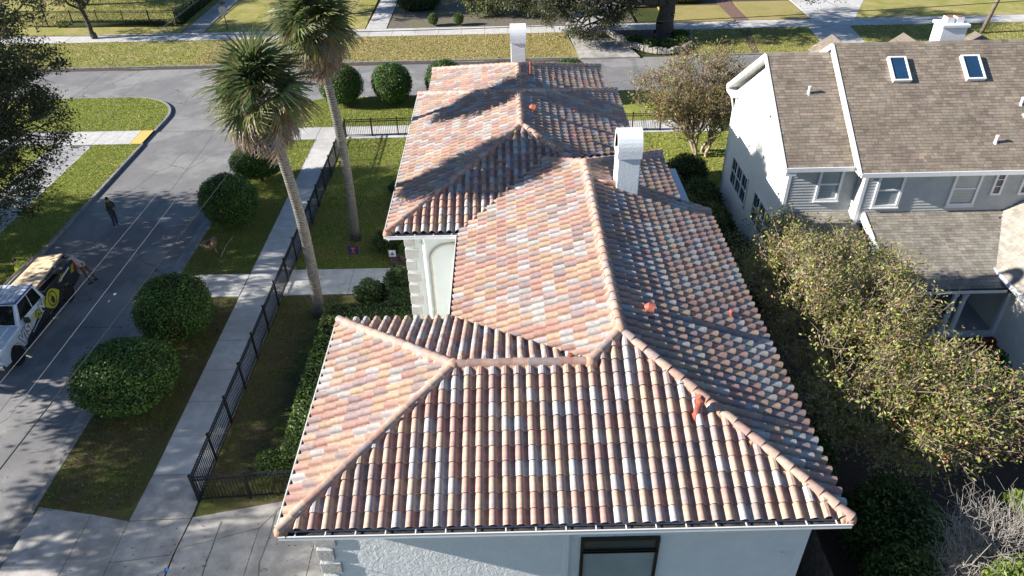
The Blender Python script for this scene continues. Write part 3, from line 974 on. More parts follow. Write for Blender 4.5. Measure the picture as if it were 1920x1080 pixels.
# chimneys: shaft and barrel-vaulted hood open at both sides
def chimney(name, x0, x1, y0, y1, zb, zs, zt, label):
    t = MB().box(x0, x1, y0, y1, zb, zs, 0)
    t = t.build('chimney', 'chim', house, label=label, bevel=.02)
    hb = MB(); n = 14; yc = (y0+y1)/2; ry = (y1-y0)/2+.05; rz = zt-zs-.25
    outer = [(y0-.05, zs-.02), (y0-.05, zs+.25)] + [(yc-ry*math.cos(math.pi*k/n), zs+.25+rz*math.sin(math.pi*k/n)) for k in range(1, n)] + [(y1+.05, zs+.25), (y1+.05, zs-.02)]
    inner = [(yc+(y-yc)*.72, zs+.10+(z-zs-.10)*.84 if z > zs+.1 else zs+.10) for y, z in outer]
    for k in range(len(outer)-1):
        a, b, c, d = outer[k], outer[k+1], inner[k+1], inner[k]
        hb.face([(x0-.03, *a), (x0-.03, *b), (x1+.03, *b), (x1+.03, *a)])
        hb.face([(x0-.03, *d), (x0-.03, *c), (x0-.03, *b), (x0-.03, *a)])
        hb.face([(x1+.03, *a), (x1+.03, *b), (x1+.03, *c), (x1+.03, *d)])
        hb.face([(x0-.03, *c), (x0-.03, *d), (x1+.03, *d), (x1+.03, *c)], 1)  # shade of the hollow painted in as near-black inner faces
    hb.box(x0-.025, x1+.025, y0-.045, y1+.045, zs-.02, zs+.10)
    hb.build('hood', ['chim', 'dark'], t)
chimney('chimney', 3.50, 4.22, 21.42, 22.2, 7.2, 9.62, 10.47, 'white rough stucco chimney with arched hood, nearer one')
chimney('chimney', .25, .99, 37.5, 38.2, 0, 8.35, 9.2, 'white rough stucco chimney with arched hood, far one')
# mortar cricket behind the near chimney
MB().tube([(2.75, 21.55, 8.78), (3.5, 21.6, 8.62)], [.05, .13], 8).build('cricket', 'mortar', roof_o, smooth=True)

# vent pipes in red
def pipe(x, y, z, kind, label):
    b = MB(); T = Matrix.Translation((x, y, z))
    if kind == 'hood':      # round vent with a half-barrel hood opening downhill
        b.lathe([(.20, -.06), (.17, .02), (.10, .05), (.09, .16)], 12, M=T)
        b.tube([(x-.12, y+.03, z+.17), (x-.04, y+.01, z+.21), (x+.10, y-.04, z+.19)], [.09, .125, .12], 12)
    elif kind == 'cap':     # pipe with a turned cap
        b.lathe([(.24, -.08), (.19, .0), (.10, .05), (.075, .09), (.075, .32), (.10, .33), (.105, .40)], 12, M=T)
        b.tube([(x+.02, y-.02, z+.36), (x+.03, y-.02, z+.47), (x-.03, y, z+.55)], [.10, .105, .08], 10)
    elif kind == 'pipe':
        b.lathe([(.10, -.05), (.045, .05), (.045, .55), (.065, .55), (.065, .63), (.02, .64)], 10, M=T)
    else:
        b.lathe([(.11, -.05), (.06, .03), (.05, .11), (.07, .12), (.065, .16), (.02, .17)], 10, M=T)
    b.build('vent_pipe', 'terra', roof_o, smooth=False, label=label)
pipe(4.1, 11.75, 7.98, 'cap', 'red capped vent pipe on the front slope')
pipe(3.52, 14.85, 8.45, 'hood', 'red hooded vent below the long ridge')
pipe(6.0, 15.9, 7.53, 'stub', 'short red vent near the right eave')
pipe(1.02, 27.5, 8.74, 'hood', 'red hooded vent on the middle roof')
pipe(2.76, 28.82, 8.08, 'stub', 'small red vent on the middle roof, farther')
pipe(2.61, 26.3, 8.14, 'stub', 'small red vent on the middle roof, nearer')
pipe(1.06, 32.0, 8.58, 'pipe', 'thin red vent pipe on the rear roof')
pipe(2.14, 32.5, 8.16, 'stub', 'small red vent on the rear roof')
pipe(1.35, 13.15, 8.46, 'stub', 'small red vent behind the short ridge')

# ================================================================== SHINGLED NEIGHBOUR HOUSE
nb = thing('clapboard_house', 'grey and cream clapboard house with brown shingle roof and skylights', 'house', (16, 31, 0))
SH_BROWN = [(.25, .205, .16), (.29, .24, .19), (.215, .175, .137), (.265, .22, .175)]
SH_GREY = [(.27, .245, .20), (.32, .29, .24), (.235, .215, .18), (.29, .27, .235)]

def shingles(parent, p0, e, u, width, length, pal, keep=None, ex=.145, sw=.30, name='shingles', part='roof_plane'):
    p0, e, u = Vector(p0), Vector(e).normalized(), Vector(u).normalized()
    nrm = e.cross(u)
    if nrm.z < 0: nrm = -nrm
    b = MB()
    rows = int(length/ex)+1
    for j in range(rows):
        t = j*ex
        if t > length-.02: break
        a = -random.uniform(0, sw)
        tt = min(t+ex+.03, length+.02)
        while a < width:
            w = sw*random.choice((.55, .8, 1.0, 1.0, 1.15))
            a0, a1 = max(a, 0), min(a+w-.008, width)
            a += w
            if a1-a0 < .03: continue
            if keep and not keep((a0+a1)/2, t+ex/2): continue
            c = jit(random.choice(pal), .09)
            lf = .014+random.uniform(0, .008)
            q0, q1 = p0+e*a0+u*t+nrm*lf, p0+e*a1+u*t+nrm*lf
            q2, q3 = p0+e*a1+u*tt+nrm*.003, p0+e*a0+u*tt+nrm*.003
            b.face([q0, q1, q2, q3], 0, c)
            b.face([q0-nrm*lf, q1-nrm*lf, q1, q0], 0, tuple(x*.6 for x in c))  # shade painted into the butt edges to draw the course lines
    return b.build(name, 'shingle', parent, kind='stuff')

SP = .66
lsp = math.sqrt(1+SP*SP)
def gable_roof(x0, x1, yf, yb, ze, pal, label):
    yr = (yf+yb)/2; zr = ze+SP*(yr-yf)
    b = MB()
    b.poly([(x0, yf, ze), (x1, yf, ze), (x1, yr, zr), (x0, yr, zr), (x0, yb, ze), (x1, yb, ze)],
           [(0, 1, 2, 3), (3, 2, 5, 4)])
    b.poly([(x0, yf, ze-.14), (x1, yf, ze-.14), (x1, yr, zr-.14), (x0, yr, zr-.14), (x0, yb, ze-.14), (x1, yb, ze-.14)], [(1, 0, 3, 2), (2, 3, 4, 5)], 1)
    r = b.build('roof', ['deck', 'trim'], nb, label=label)
    shingles(r, (x0, yf, ze+.004), (1, 0, 0), (0, 1/lsp, SP/lsp), x1-x0, (yr-yf)*lsp, pal)
    shingles(r, (x0, yb, ze+.004), (1, 0, 0), (0, -1/lsp, SP/lsp), x1-x0, (yr-yf)*lsp, pal)
    t = MB()
    for xs, s in ((x0, -1), (x1, 1)):
        for ya in (yf, yb):
            t.bar((xs+s*.03, ya, ze-.08), (xs+s*.03, yr, zr-.08), .06, .22)
    t.box(x0, x1, yf-.07, yf-.005, ze-.18, ze+.005); t.box(x0, x1, yb+.005, yb+.07, ze-.18, ze+.005)
    t.build('fascia', 'trim', r)
    sf = MB(); sf.box(x0, x1, yf, yf+.6, ze-.19, ze-.15); sf.build('soffit', 'trim', r)
    cp = MB()
    k = x0
    while k < x1-.1:
        cp.face([(k, yr-.13, zr-.062), (min(k+.3, x1), yr-.13, zr-.062), (min(k+.3, x1), yr, zr+.035), (k, yr, zr+.035)], 0, jit(random.choice(pal)))
        cp.face([(k, yr, zr+.035), (min(k+.3, x1), yr, zr+.035), (min(k+.3, x1), yr+.13, zr-.062), (k, yr+.13, zr-.062)], 0, jit(random.choice(pal)))
        k += .3
    cp.build('ridge_cap', 'shingle', r)
    return r, yr, zr
r1, yr1, zr1 = gable_roof(11.30, 14.08, 27.05, 36.49, 6.30, SH_BROWN, 'lower brown shingle roof over the end bay')
r2, yr2, zr2 = gable_roof(14.12, 30.0, 26.45, 37.05, 6.30, SH_BROWN, 'long brown shingle roof with two skylights')

def clap(parent, fixed, a0, a1, z0, z1, m, axis='Y', limits=None, name='siding', h=.135):
    """lapped boards on a wall: axis 'Y' = wall facing -Y at y=fixed, 'X' = wall facing -X at x=fixed"""
    b = MB(); z = z0
    while z < z1-.01:
        zt = min(z+h, z1)
        l, r = limits(z+.05) if limits else (a0, a1)
        if r-l > .05:
            if axis == 'Y':
                b.face([(l, fixed-.034, z), (r, fixed-.034, z), (r, fixed-.004, zt), (l, fixed-.004, zt)])
                b.face([(l, fixed, z), (r, fixed, z), (r, fixed-.034, z), (l, fixed-.034, z)])
            else:
                b.face([(fixed-.034, r, z), (fixed-.034, l, z), (fixed-.004, l, zt), (fixed-.004, r, zt)])
                b.face([(fixed, r, z), (fixed, l, z), (fixed-.034, l, z), (fixed-.034, r, z)])
        z += h
    return b.build(name, m, parent, kind='stuff')

# walls
wb = MB()
wb.box(11.7, 14.6, 27.55, 35.99, -.1, 6.14); wb.box(14.6, 29.6, 26.9, 36.5, -.1, 6.13)
wb.poly([(11.7, 27.55, 6.14), (11.7, 35.99, 6.14), (11.7, 31.77, 9.15), (14.2, 27.55, 6.14), (14.2, 35.99, 6.14), (14.2, 31.77, 9.15)], [(0, 2, 1), (3, 4, 5)])
wb.poly([(14.6, 26.9, 6.13), (14.6, 36.5, 6.13), (14.6, 31.75, 9.5)], [(0, 2, 1)])
wall_n = wb.build('wall', 'siding_grey', nb)
clap(wall_n, 27.55, 11.82, 14.60, 3.3, 6.12, 'siding_grey')
clap(wall_n, 26.9, 14.66, 29.6, 3.6, 6.12, 'siding_grey')
clap(wall_n, 11.7, 27.6, 35.95, .2, 9.1, 'siding_cream', 'X', lambda z: (27.6, 35.95) if z < 6.1 else (27.55+(z-6.1)/.66*.92, 35.99-(z-6.1)/.66*.92))
clap(wall_n, 14.6, 26.95, 27.54, 3.6, 6.12, 'siding_grey', 'X')
for bx in ((11.66, 11.80, 27.51, 27.56, 0, 6.12), (11.655, 11.69, 35.87, 36.0, 0, 6.12), (14.56, 14.70, 26.86, 26.89, 3.6, 6.12), (14.545, 14.58, 26.895, 27.03, 3.6, 6.12)):
    MB().box(*bx).build('corner_board', 'trim', nb)
# dentils under the rear rake and the boxed eave return
dn = MB()
for k in range(22):
    y = 32.2+k*.165; z = 9.12-(y-31.77)*SP-.30
    dn.box(11.55, 11.68, y, y+.07, z-.08, z+.04)
dn.build('dentils', 'trim', nb)
rtb = MB(); rtb.prism([(11.3, 35.6), (11.75, 35.6), (11.75, 36.6), (11.3, 36.6)], 5.95, 6.10)
rtb.build('eave_return', 'trim', nb)
rt2_ = MB(); rt2_.prism([(11.3, 27.0), (11.75, 27.0), (11.75, 27.9), (11.3, 27.9)], 5.95, 6.10)
rt2_.build('eave_return', 'trim', nb)
MB().tube([(11.45, 36.45, 6.0), (11.55, 36.2, 5.6), (11.62, 36.05, 5.2), (11.62, 36.05, 0)], .045, 8).build('downspout', 'trim', nb, smooth=True)
# double windows of the front
def sash(x0, x1, z0, z1, y, pane='blind'):
    f = MB(); w = .11
    f.box(x0-w, x0, y-.07, y+.02, z0-w, z1+w); f.box(x1, x1+w, y-.07, y+.02, z0-w, z1+w)
    f.box(x0, x1, y-.07, y+.02, z1, z1+w); f.box(x0-w-.03, x1+w+.03, y-.10, y+.02, z0-w-.05, z0-w)
    f.box(x0, x1, y-.07, y+.02, z0-w, z0)
    fo = f.build('window', 'trim', nb)
    zm = (z0+z1)/2
    MB().box(x0, x1, y-.045, y+.01, zm-.03, zm+.03).build('meeting_rail', 'trim', fo)
    MB().box(x0, x1, y-.02, y+.015, zm+.03, z1).build('pane', pane, fo)
    MB().box(x0, x1, y-.012, y+.016, z0, zm-.03).build('pane', pane, fo)
sash(13.05, 13.85, 4.60, 5.95, 27.53)
sash(15.22, 16.12, 4.60, 5.98, 26.88)
sash(18.35, 19.28, 4.60, 5.98, 26.88)
def narrow(x0, x1, z0, z1, y):
    f = MB(); w = .09
    f.box(x0-w, x0, y-.07, y+.02, z0-w, z1+w); f.box(x1, x1+w, y-.07, y+.02, z0-w, z1+w)
    f.box(x0, x1, y-.07, y+.02, z1, z1+w); f.box(x0, x1, y-.07, y+.02, z0-w, z0)
    for k in (1, 2): f.box(x0, x1, y-.05, y+.01, z0+(z1-z0)*k/3-.015, z0+(z1-z0)*k/3+.015)
    fo = f.build('window', 'trim', nb)
    for k in range(3): MB().box(x0, x1, y-.02, y+.012, z0+(z1-z0)*k/3+.015, z0+(z1-z0)*(k+1)/3-.015).build('pane', 'glass', fo)
narrow(20.0, 20.26, 5.05, 5.98, 26.88)
narrow(21.15, 21.41, 5.05, 5.98, 26.88)
# windows of the sunlit end wall
def endwin(y0, y1, z0, z1, n=1, label=None):
    x = 11.67; w = .10
    f = MB()
    f.box(x-.06, x+.02, y0-w, y0, z0-w, z1+w); f.box(x-.06, x+.02, y1, y1+w, z0-w, z1+w)
    f.box(x-.06, x+.02, y0, y1, z1, z1+w); f.box(x-.08, x+.02, y0-w, y1+w, z0-w-.04, z0)
    for k in range(1, n):
        yy = y0+(y1-y0)*k/n; f.box(x-.06, x+.02, yy-.06, yy+.06, z0, z1)
    zm = (z0+z1)/2
    f.box(x-.04, x+.015, y0, y1, zm-.03, zm+.03)
    fo = f.build('window', 'trim', nb)
    for k in range(n):
        ya, yb = y0+(y1-y0)*k/n+(.06 if k else 0), y0+(y1-y0)*(k+1)/n-(.06 if k < n-1 else 0)
        for za, zb in ((z0, zm-.03), (zm+.03, z1)):
            MB().box(x-.015, x+.012, ya, yb, za, zb).build('pane', 'glass' if z0 < 3 else 'shade', fo)
            g2 = MB(); g2.box(x-.025, x-.015, (ya+yb)/2-.012, (ya+yb)/2+.012, za, zb); g2.build('muntin', 'trim', fo)
endwin(32.1, 34.7, 1.75, 3.15, 3)
endwin(28.2, 30.8, 1.75, 3.2, 3)
endwin(32.9, 34.5, 4.65, 6.0, 2)
endwin(30.75, 31.6, 5.1, 6.35, 1)
endwin(28.2, 29.5, 4.6, 5.7, 2)
endwin(30.9, 31.8, 7.0, 8.2, 1)

# skylights, vents, chimney, dormers
def on_roof(y): return 6.3+SP*(y-26.45)
for x0, x1 in ((16.22, 16.98), (19.32, 20.10)):
    ya, yb = 30.02, 31.05
    M = Matrix((Vector((1, 0, 0)), Vector((0, 1/lsp, SP/lsp)), Vector((0, -SP/lsp, 1/lsp)))).transposed().to_4x4(); M.translation = (x0, ya, on_roof(ya))
    L = (yb-ya)*lsp; W = x1-x0
    b = MB(); b.box(0, .07, 0, L, 0, .17, M=M); b.box(W-.07, W, 0, L, 0, .17, M=M); b.box(.07, W-.07, 0, .07, 0, .17, M=M); b.box(.07, W-.07, L-.07, L, 0, .17, M=M)
    so1 = b.build('skylight', 'trim', r2)
    MB().box(.07, W-.07, .07, L-.07, .02, .135, M=M).build('pane', 'skyglass', so1)
for x, y, z, in ((19.78, 27.5, 7.0), (21.3, 29.0, 7.98), (12.78, 30.02, 8.26)):
    MB().lathe([(.10, -.08), (.06, .05), (.055, .28), (.07, .28), (.07, .33), (.02, .34)], 12, M=Matrix.Translation((x, y, z))).build('vent_pipe', 'trim', r2)
MB().bar((21.25, 28.6, 7.75), (22.2, 26.9, 6.68), .10, .10).build('flashing', 'trim', r2)
ch = MB().box(19.15, 20.25, 32.6, 33.4, 7.5, 10.12); ch.box(19.08, 20.32, 32.53, 33.47, 10.12, 10.25)
cho = ch.build('chimney', 'chim', nb, bevel=.02)
MB().box(19.35, 19.68, 32.8, 33.2, 10.25, 10.48).box(19.78, 20.1, 32.8, 33.2, 10.25, 10.48).build('flue', 'chim', cho)
MB().box(19.40, 19.63, 32.84, 33.16, 10.47, 10.50).box(19.83, 20.05, 32.84, 33.16, 10.47, 10.50).build('flue_top', 'terra', cho)
for xc in (15.05, 18.35, 21.65):
    b = MB(); hwid, zp = .95, 9.45
    b.poly([(xc-hwid, 33.0, zp-.66), (xc+hwid, 33.0, zp-.66), (xc, 32.4, zp), (xc-hwid, 34.25, zp-.66), (xc+hwid, 34.25, zp-.66), (xc, 34.25, zp)], [(0, 1, 2), (0, 2, 5, 3), (1, 4, 5, 2), (3, 5, 4)])
    d_ = b.build('dormer', 'dormer', nb)
    sm = MB()
    ll = math.sqrt(1+.66**2)
    shingles(d_, (xc-hwid-.05, 34.25, zp-.69), (0, -1, 0), (1/ll, 0, .66/ll), 1.85, 1.0*ll, SH_BROWN)
    shingles(d_, (xc+hwid+.05, 32.4, zp-.69), (0, 1, 0), (-1/ll, 0, .66/ll), 1.85, 1.0*ll, SH_BROWN)
    

# porch: lower roofs
pz0, py0, pz1, py1 = 2.90, 23.1, 4.22, 26.9
psl = (pz1-pz0)/(py1-py0); lp = math.hypot(1, psl)
pr = MB(); pr.poly([(14.95, py0, pz0), (20.9, py0, pz0), (20.9, py1, pz1), (14.95, py1, pz1), (14.95, py0, pz0-.15), (20.9, py0, pz0-.15), (20.9, py1, pz1-.15), (14.95, py1, pz1-.15)],
                   [(0, 1, 2, 3), (7, 6, 5, 4), (0, 4, 5, 1), (0, 3, 7, 4)])
pro = pr.build('porch_roof', 'deck', nb)
shingles(pro, (14.95, py0, pz0+.004), (1, 0, 0), (0, 1/lp, psl/lp), 5.75, (py1-py0)*lp, SH_GREY, keep=lambda a, t: a < 4.45+t*.32)
MB().bar((14.90, py0, pz0-.12), (14.90, py1, pz1-.12), .09, .34).build('rake_board', 'trim', pro)
b = MB(); b.box(14.9, 19.3, py0-.12, py0-.105, pz0-.13, pz0); b.box(14.9, 19.3, py0-.105, py0, pz0-.13, pz0-.115); b.build('gutter', 'trim', pro)
p2 = MB(); p2.poly([(11.75, 24.6, 2.75), (14.85, 24.6, 2.75), (14.85, 27.5, 3.93), (11.75, 27.5, 3.93)], [(0, 1, 2, 3)])
p2o = p2.build('porch_roof', 'deck', nb)
l2 = math.hypot(2.9, 1.18)
shingles(p2o, (11.75, 24.6, 2.754), (1, 0, 0), (0, 2.9/l2, 1.18/l2), 3.1, l2, SH_GREY)
b = MB(); b.box(11.7, 14.85, 24.5, 24.58, 2.58, 2.76); b.box(11.7, 14.8, 24.9, 27.4, 0, 2.7, 1); b.build('porch_wall', ['trim', 'siding_grey'], nb)
# right wing with its roof rising away from the viewer
rw = MB(); rx0, rz0, rs = 19.30, 3.22, .66
rw.poly([(rx0, 13, rz0), (rx0, 24.2, rz0), (20.7, 26.88, rz0+1.4*rs), (24.5, 26.88, rz0+5.2*rs), (24.5, 13, rz0+5.2*rs)], [(0, 4, 3, 2, 1)])
rwo = rw.build('wing_roof', 'deck', nb)
lr = math.hypot(1, rs)
shingles(rwo, (rx0, 26.85, rz0+.01), (0, -1, 0), (1/lr, 0, rs/lr), 13.8, 5.2*lr, [(.36, .325, .27), (.40, .365, .31), (.33, .30, .26)], keep=lambda a, t: a > 2.6-t/lr*1.9)
b = MB(); b.box(rx0-.10, rx0-.02, 13, 24.3, rz0-.16, rz0+.02); b.box(rx0-.02, 19.8, 13, 24.3, rz0-.17, rz0-.12); b.build('fascia', 'trim', rwo)
b = MB(); b.box(19.78, 26, 13.2, 26.88, -.1, rz0-.13); wro = b.build('wing_wall', 'siding_cream', nb)
clap(wro, 19.78, 13.2, 23.5, .0, rz0-.15, 'siding_cream', 'X')
# porch below
b = MB(); b.box(14.9, 19.76, 23.3, 26.88, -.1, .55); b.build('porch_floor', 'porchfloor', nb)
b = MB(); b.box(14.9, 19.77, 23.18, 23.32, .30, .62); b.build('floor_edge', 'trim', nb)
b = MB(); b.box(14.92, 19.4, 23.2, 23.36, 2.60, 2.78); b.build('beam', 'trim', nb)
for x in (15.3, 17.55, 17.95):
    MB().lathe([(.15, .62), (.15, .72), (.105, .76), (.095, 2.45), (.14, 2.5), (.14, 2.6)], 14, M=Matrix.Translation((x, 23.28, 0))).build('column', 'trim', nb, smooth=False)
MB().box(19.60, 19.76, 23.20, 23.36, .62, 2.6).build('post', 'trim', nb)
window(18.7, 19.3, 1.3, 2.4, 26.86, nb, frame='trim', pane='glass', rail=1.85, fw_=.10)
MB().box(16.3, 17.3, 26.78, 26.87, .56, 2.55).build('door', 'trim', nb)
tag(MB().box(17.2, 18.5, 24.6, 25.6, .552, .562).box(17.3, 18.4, 24.7, 25.5, .562, .566, 1).box(17.38, 18.32, 24.78, 25.42, .566, .570).build('porch_rug', ['dark', 'porchfloor']), 'small dark bordered rug on the shaded porch floor', 'rug')
# brick steps and patio, brick by brick
def brickwork(name, x0, x1, y0, y1, z, thick=.07, bl=.21, bw=.10, parent=None):
    b = MB(); y = y0; r = 0
    while y < y1-.02:
        x = x0-(bl/2 if r % 2 else 0)
        while x < x1:
            a0, a1 = max(x, x0), min(x+bl-.012, x1)
            if a1-a0 > .03:
                b.box(a0, a1, y, min(y+bw-.012, y1), z-thick, z+random.uniform(-.004, .004), col=jit(random.choice([(.22, .065, .045), (.27, .085, .055), (.18, .055, .045)]), .15))
            x += bl
        y += bw; r += 1
    return b.build(name, 'brick', parent, kind='stuff')
bs_ = MB().box(17.2, 19.74, 22.85, 23.17, -.1, .37).box(17.2, 19.74, 22.5, 22.85, -.1, .22).box(17.2, 19.74, 22.15, 22.5, -.1, .09)
steps = bs_.build('steps', 'brickmortar', nb, label='dark red brick porch steps')
brickwork('bricks', 17.2, 19.74, 22.85, 23.17, .42, parent=steps); brickwork('bricks', 17.2, 19.74, 22.5, 22.85, .27, parent=steps); brickwork('bricks', 17.2, 19.74, 22.15, 22.5, .14, parent=steps)
for zz, yy in ((.42, 22.845), (.27, 22.495), (.14, 22.145)):
    b = MB(); x = 17.2
    while x < 19.7:
        b.box(x, min(x+.20, 19.74), yy-.012, yy, zz-.13, zz-.01, col=jit((.22, .065, .045), .2)); x += .212
    b.build('risers', 'brick', steps, kind='stuff')
pat = MB().box(16.6, 19.74, 17, 22.13, -.1, .02).build('patio', 'brickmortar', kind='structure')
brickwork('bricks', 16.6, 19.74, 17, 22.12, .045, parent=pat)

# ================================================================== PALMS
def frond_mesh(seed, col, droop, blade=1.12, pet=.95, nl=23, curl=.0):
    rng = random.Random(seed)
    b = MB()
    g = (col[0]*.9, col[1]*.8, col[2]*.7)
    b.tube([(0, 0, 0), (0, pet*.5, .06), (0, pet, .02-droop*.12)], [.028, .02, .014], 5, caps=False, col=g)
    hub = Vector((0, pet, .02-droop*.12))
    for k in range(nl):
        a = rad(-118+236*k/(nl-1)+rng.uniform(-3, 3))
        L = blade*(.72+.28*math.cos(a*.6))*rng.uniform(.88, 1.08)
        d = Vector((math.sin(a), math.cos(a), 0)); s = Vector((d.y, -d.x, 0))
        c = tuple(x*rng.uniform(.72, 1.25) for x in col)
        zz = -.10*abs(math.sin(a)) if droop < 1 else -.25*abs(math.sin(a))
        prev = None
        for j, (t, w) in enumerate(((0, .008), (.40, .044), (.70, .030), (1.0, .004))):
            dr = droop*(t**2.1)*L*rng.uniform(.75, 1.1)
            p = hub+d*L*t*(1-.25*droop*t*t*min(1, droop))+Vector((0, 0, zz*t-dr+.05*math.sin(math.pi*t)))
            cur = (p-s*w+Vector((0, 0, .012)), p+s*w-Vector((0, 0, .012)))
            if prev: b.face([prev[0], prev[1], cur[1], cur[0]], 0, c)
            prev = cur
    return b.mesh('frond', 'leaf')
FR_G = [frond_mesh(k, c, d) for k, (c, d) in enumerate((((.165, .20, .07), .30), ((.13, .165, .06), .45), ((.20, .225, .09), .40), ((.12, .15, .055), .6), ((.26, .265, .13), .5)))]
FR_Y = [frond_mesh(20+k, c, d) for k, (c, d) in enumerate((((.30, .27, .09), .7), ((.27, .23, .11), .9), ((.21, .215, .07), .8)))]
FR_D = [frond_mesh(40+k, c, d, 1.0, .75) for k, (c, d) in enumerate((((.26, .20, .13), .8), ((.33, .265, .185), .7), ((.22, .165, .115), .9), ((.38, .31, .235), .6)))]

def palm(base, crown, label, seed, n=104, r_scale=1.0, tr=.185):
    rng = random.Random(seed)
    t = thing('palm_tree', label, 'palm tree', base, 'tall cabbage palms in the front yard')
    b = Vector(base); c = Vector(crown)
    pts, rr = [], []
    for k in range(17):
        s = k/16
        p = b.lerp(c, s); bow = .35*math.sin(math.pi*s)
        pts.append(p+Vector((.15*math.sin(math.pi*s), bow, 0)))
        rr.append((tr*(1.28-.35*s) if s > .04 else tr*1.6)*rng.uniform(.97, 1.03))
    m = MB().tube(pts, rr, 14)
    m.build('trunk', 'bark_palm', t, smooth=True)
    # boot stubs under the crown
    bt = MB()
    for k in range(46):
        a = k*2.4; z = -.1-1.0*(k/46)
        o = c+Vector((math.cos(a)*tr*.8, math.sin(a)*tr*.8, z))
        bt.bar(o, o+Vector((math.cos(a)*.22, math.sin(a)*.22, .30)), .07, .03)
    bt.build('boots', 'bark_palm', t)
    off = c-b
    for i in range(n):
        s = i/n
        el = 84-150*s**.95+rng.gauss(0, 7) if s < .55 else -4-62*((s-.55)/.45)+rng.gauss(0, 9)
        az = i*2.39996+rng.gauss(0, .15)
        e = rad(el)
        y = Vector((math.cos(az)*math.cos(e), math.sin(az)*math.cos(e), math.sin(e)))
        x = y.cross(Vector((0, 0, 1)))
        if x.length < .05: x = Vector((1, 0, 0))
        x.normalize(); z = x.cross(y)
        if z.z < 0 and el > -60: x, z = -x, -z
        if s < .43: me = rng.choice(FR_G)
        elif s < .55: me = rng.choice(FR_Y+FR_G[:1])
        else: me = rng.choice(FR_D)
        M = Matrix((x, y, z)).transposed().to_4x4()
        M.translation = off+Vector((0, 0, .25-1.0*s))
        k = r_scale*rng.uniform(.78, 1.02)*(1 if s < .55 else .95)
        o = bpy.data.objects.new('frond', me); link(o, t)
        o.matrix_basis = M @ Matrix.Rotation(rng.gauss(0, .55), 4, 'Y') @ Matrix.Scale(k, 4)
    return t
palm((-8.56, 26.17, 0), (-8.05, 23.3, 11.2), 'nearer tall palm with shaggy brown skirt, trunk rising beside the front walk', 3)
palm((-7.95, 32.54, 0), (-7.5, 29.3, 11.7), 'farther tall palm on the lawn, its crown cut by the top edge', 4)

# ================================================================== CLIPPED ROUND SHRUBS
def globe_meshes(seed, n=13000):
    rng = np.random.default_rng(seed)
    u = unit(rng.normal(size=(n, 3)))
    ph = rng.uniform(0, 6.28, 12); fr = rng.normal(size=(12, 3))*4.2
    lump = sum(np.sin(u@fr[k]+ph[k]) for k in range(12))/12
    r = .94+.13*lump+rng.normal(size=n)*.03-np.abs(rng.normal(size=n))*.045+(rng.uniform(size=n) < .03)*rng.uniform(.02, .12, n)
    P = u*r[:, None]
    P[:, 2] = np.where(P[:, 2] < -.80, -.80+rng.normal(size=n)*.03, P[:, 2])
    V, F, c = leaf_faces(P, .062, .042, rng, GREEN_BOX, W_BOX, .1, u*.9, .3)
    tone = sum(np.sin(u@(fr[k]*1.3)+ph[-k-1]) for k in range(6))/6
    c = c*(1+.55*tone)[:, None]; c[tone < -.42] *= np.array([1.9, 1.15, 1.3])      # a few tired brownish patches
    crown = np_mesh('crown', V, F, ['leaf_gloss'], c)
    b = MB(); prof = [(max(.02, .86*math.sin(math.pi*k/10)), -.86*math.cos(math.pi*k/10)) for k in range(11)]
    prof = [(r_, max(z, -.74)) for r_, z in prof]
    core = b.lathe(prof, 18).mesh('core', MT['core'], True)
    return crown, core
MT['core'] = noisy('light_block_core', (.010, .018, .005), (.022, .038, .010), 9, .95, .6, 20)  # dark solid core added inside the shrubs to block light
GL = [globe_meshes(s) for s in (11, 12, 13)]
def globe(x, y, rx, ry, rz, zc, label, k, rz_=0.0):
    t = thing('round_shrub', label, 'shrub', (x, y, 0), 'clipped round shrubs along the verges', rz_)
    for nm, me in zip(('crown', 'core'), GL[k]):
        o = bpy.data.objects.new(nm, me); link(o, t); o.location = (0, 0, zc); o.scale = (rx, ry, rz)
    b = MB(); b.tube([(0, 0, -.1), (.03, 0, .4), (0, .02, zc*.6)], [.10, .08, .07], 7)
    o = bpy.data.objects.new('stem', b.mesh('stem', 'bark_oak', True)); link(o, t)
for x, y, rx, ry, rz, zc, lab, k, a in (
        (-14.55, 20.75, 1.95, 1.75, 1.40, 1.45, 'broadest clipped round shrub nearest the driveway', 0, .4),
        (-14.25, 24.95, 1.68, 1.60, 1.48, 1.50, 'clipped round shrub on the verge just before the front walk', 1, 1.2),
        (-14.75, 34.35, 1.72, 1.55, 1.45, 1.45, 'large clipped round shrub on the verge beyond the front walk', 2, 2.2),
        (-14.55, 39.3, 1.65, 1.3, 1.15, 1.35, 'darker loose round shrub partly behind the nearer palm trunk', 0, 3.5),
        (-11.75, 51.0, 1.60, 1.5, 1.50, 1.52, 'round shrub at the street corner beside the farther palm trunk', 1, .2),
        (-8.15, 51.0, 1.58, 1.5, 1.50, 1.52, 'round shrub standing free on the corner lawn left of the roof', 2, 1.9),
        (-4.35, 51.1, 1.58, 1.5, 1.50, 1.55, 'round shrub half hidden behind the rear roof left corner', 0, 4.1),
        (-.4, 51.2, 1.45, 1.4, 1.38, 1.42, 'round shrub top showing beside the far chimney', 1, 2.8),
        (4.35, 51.0, 1.75, 1.5, 1.45, 1.55, 'wide round shrub top behind the rear roof, right of the far chimney', 2, .9)):
    globe(x, y, rx, ry, rz, zc, lab, k, a)

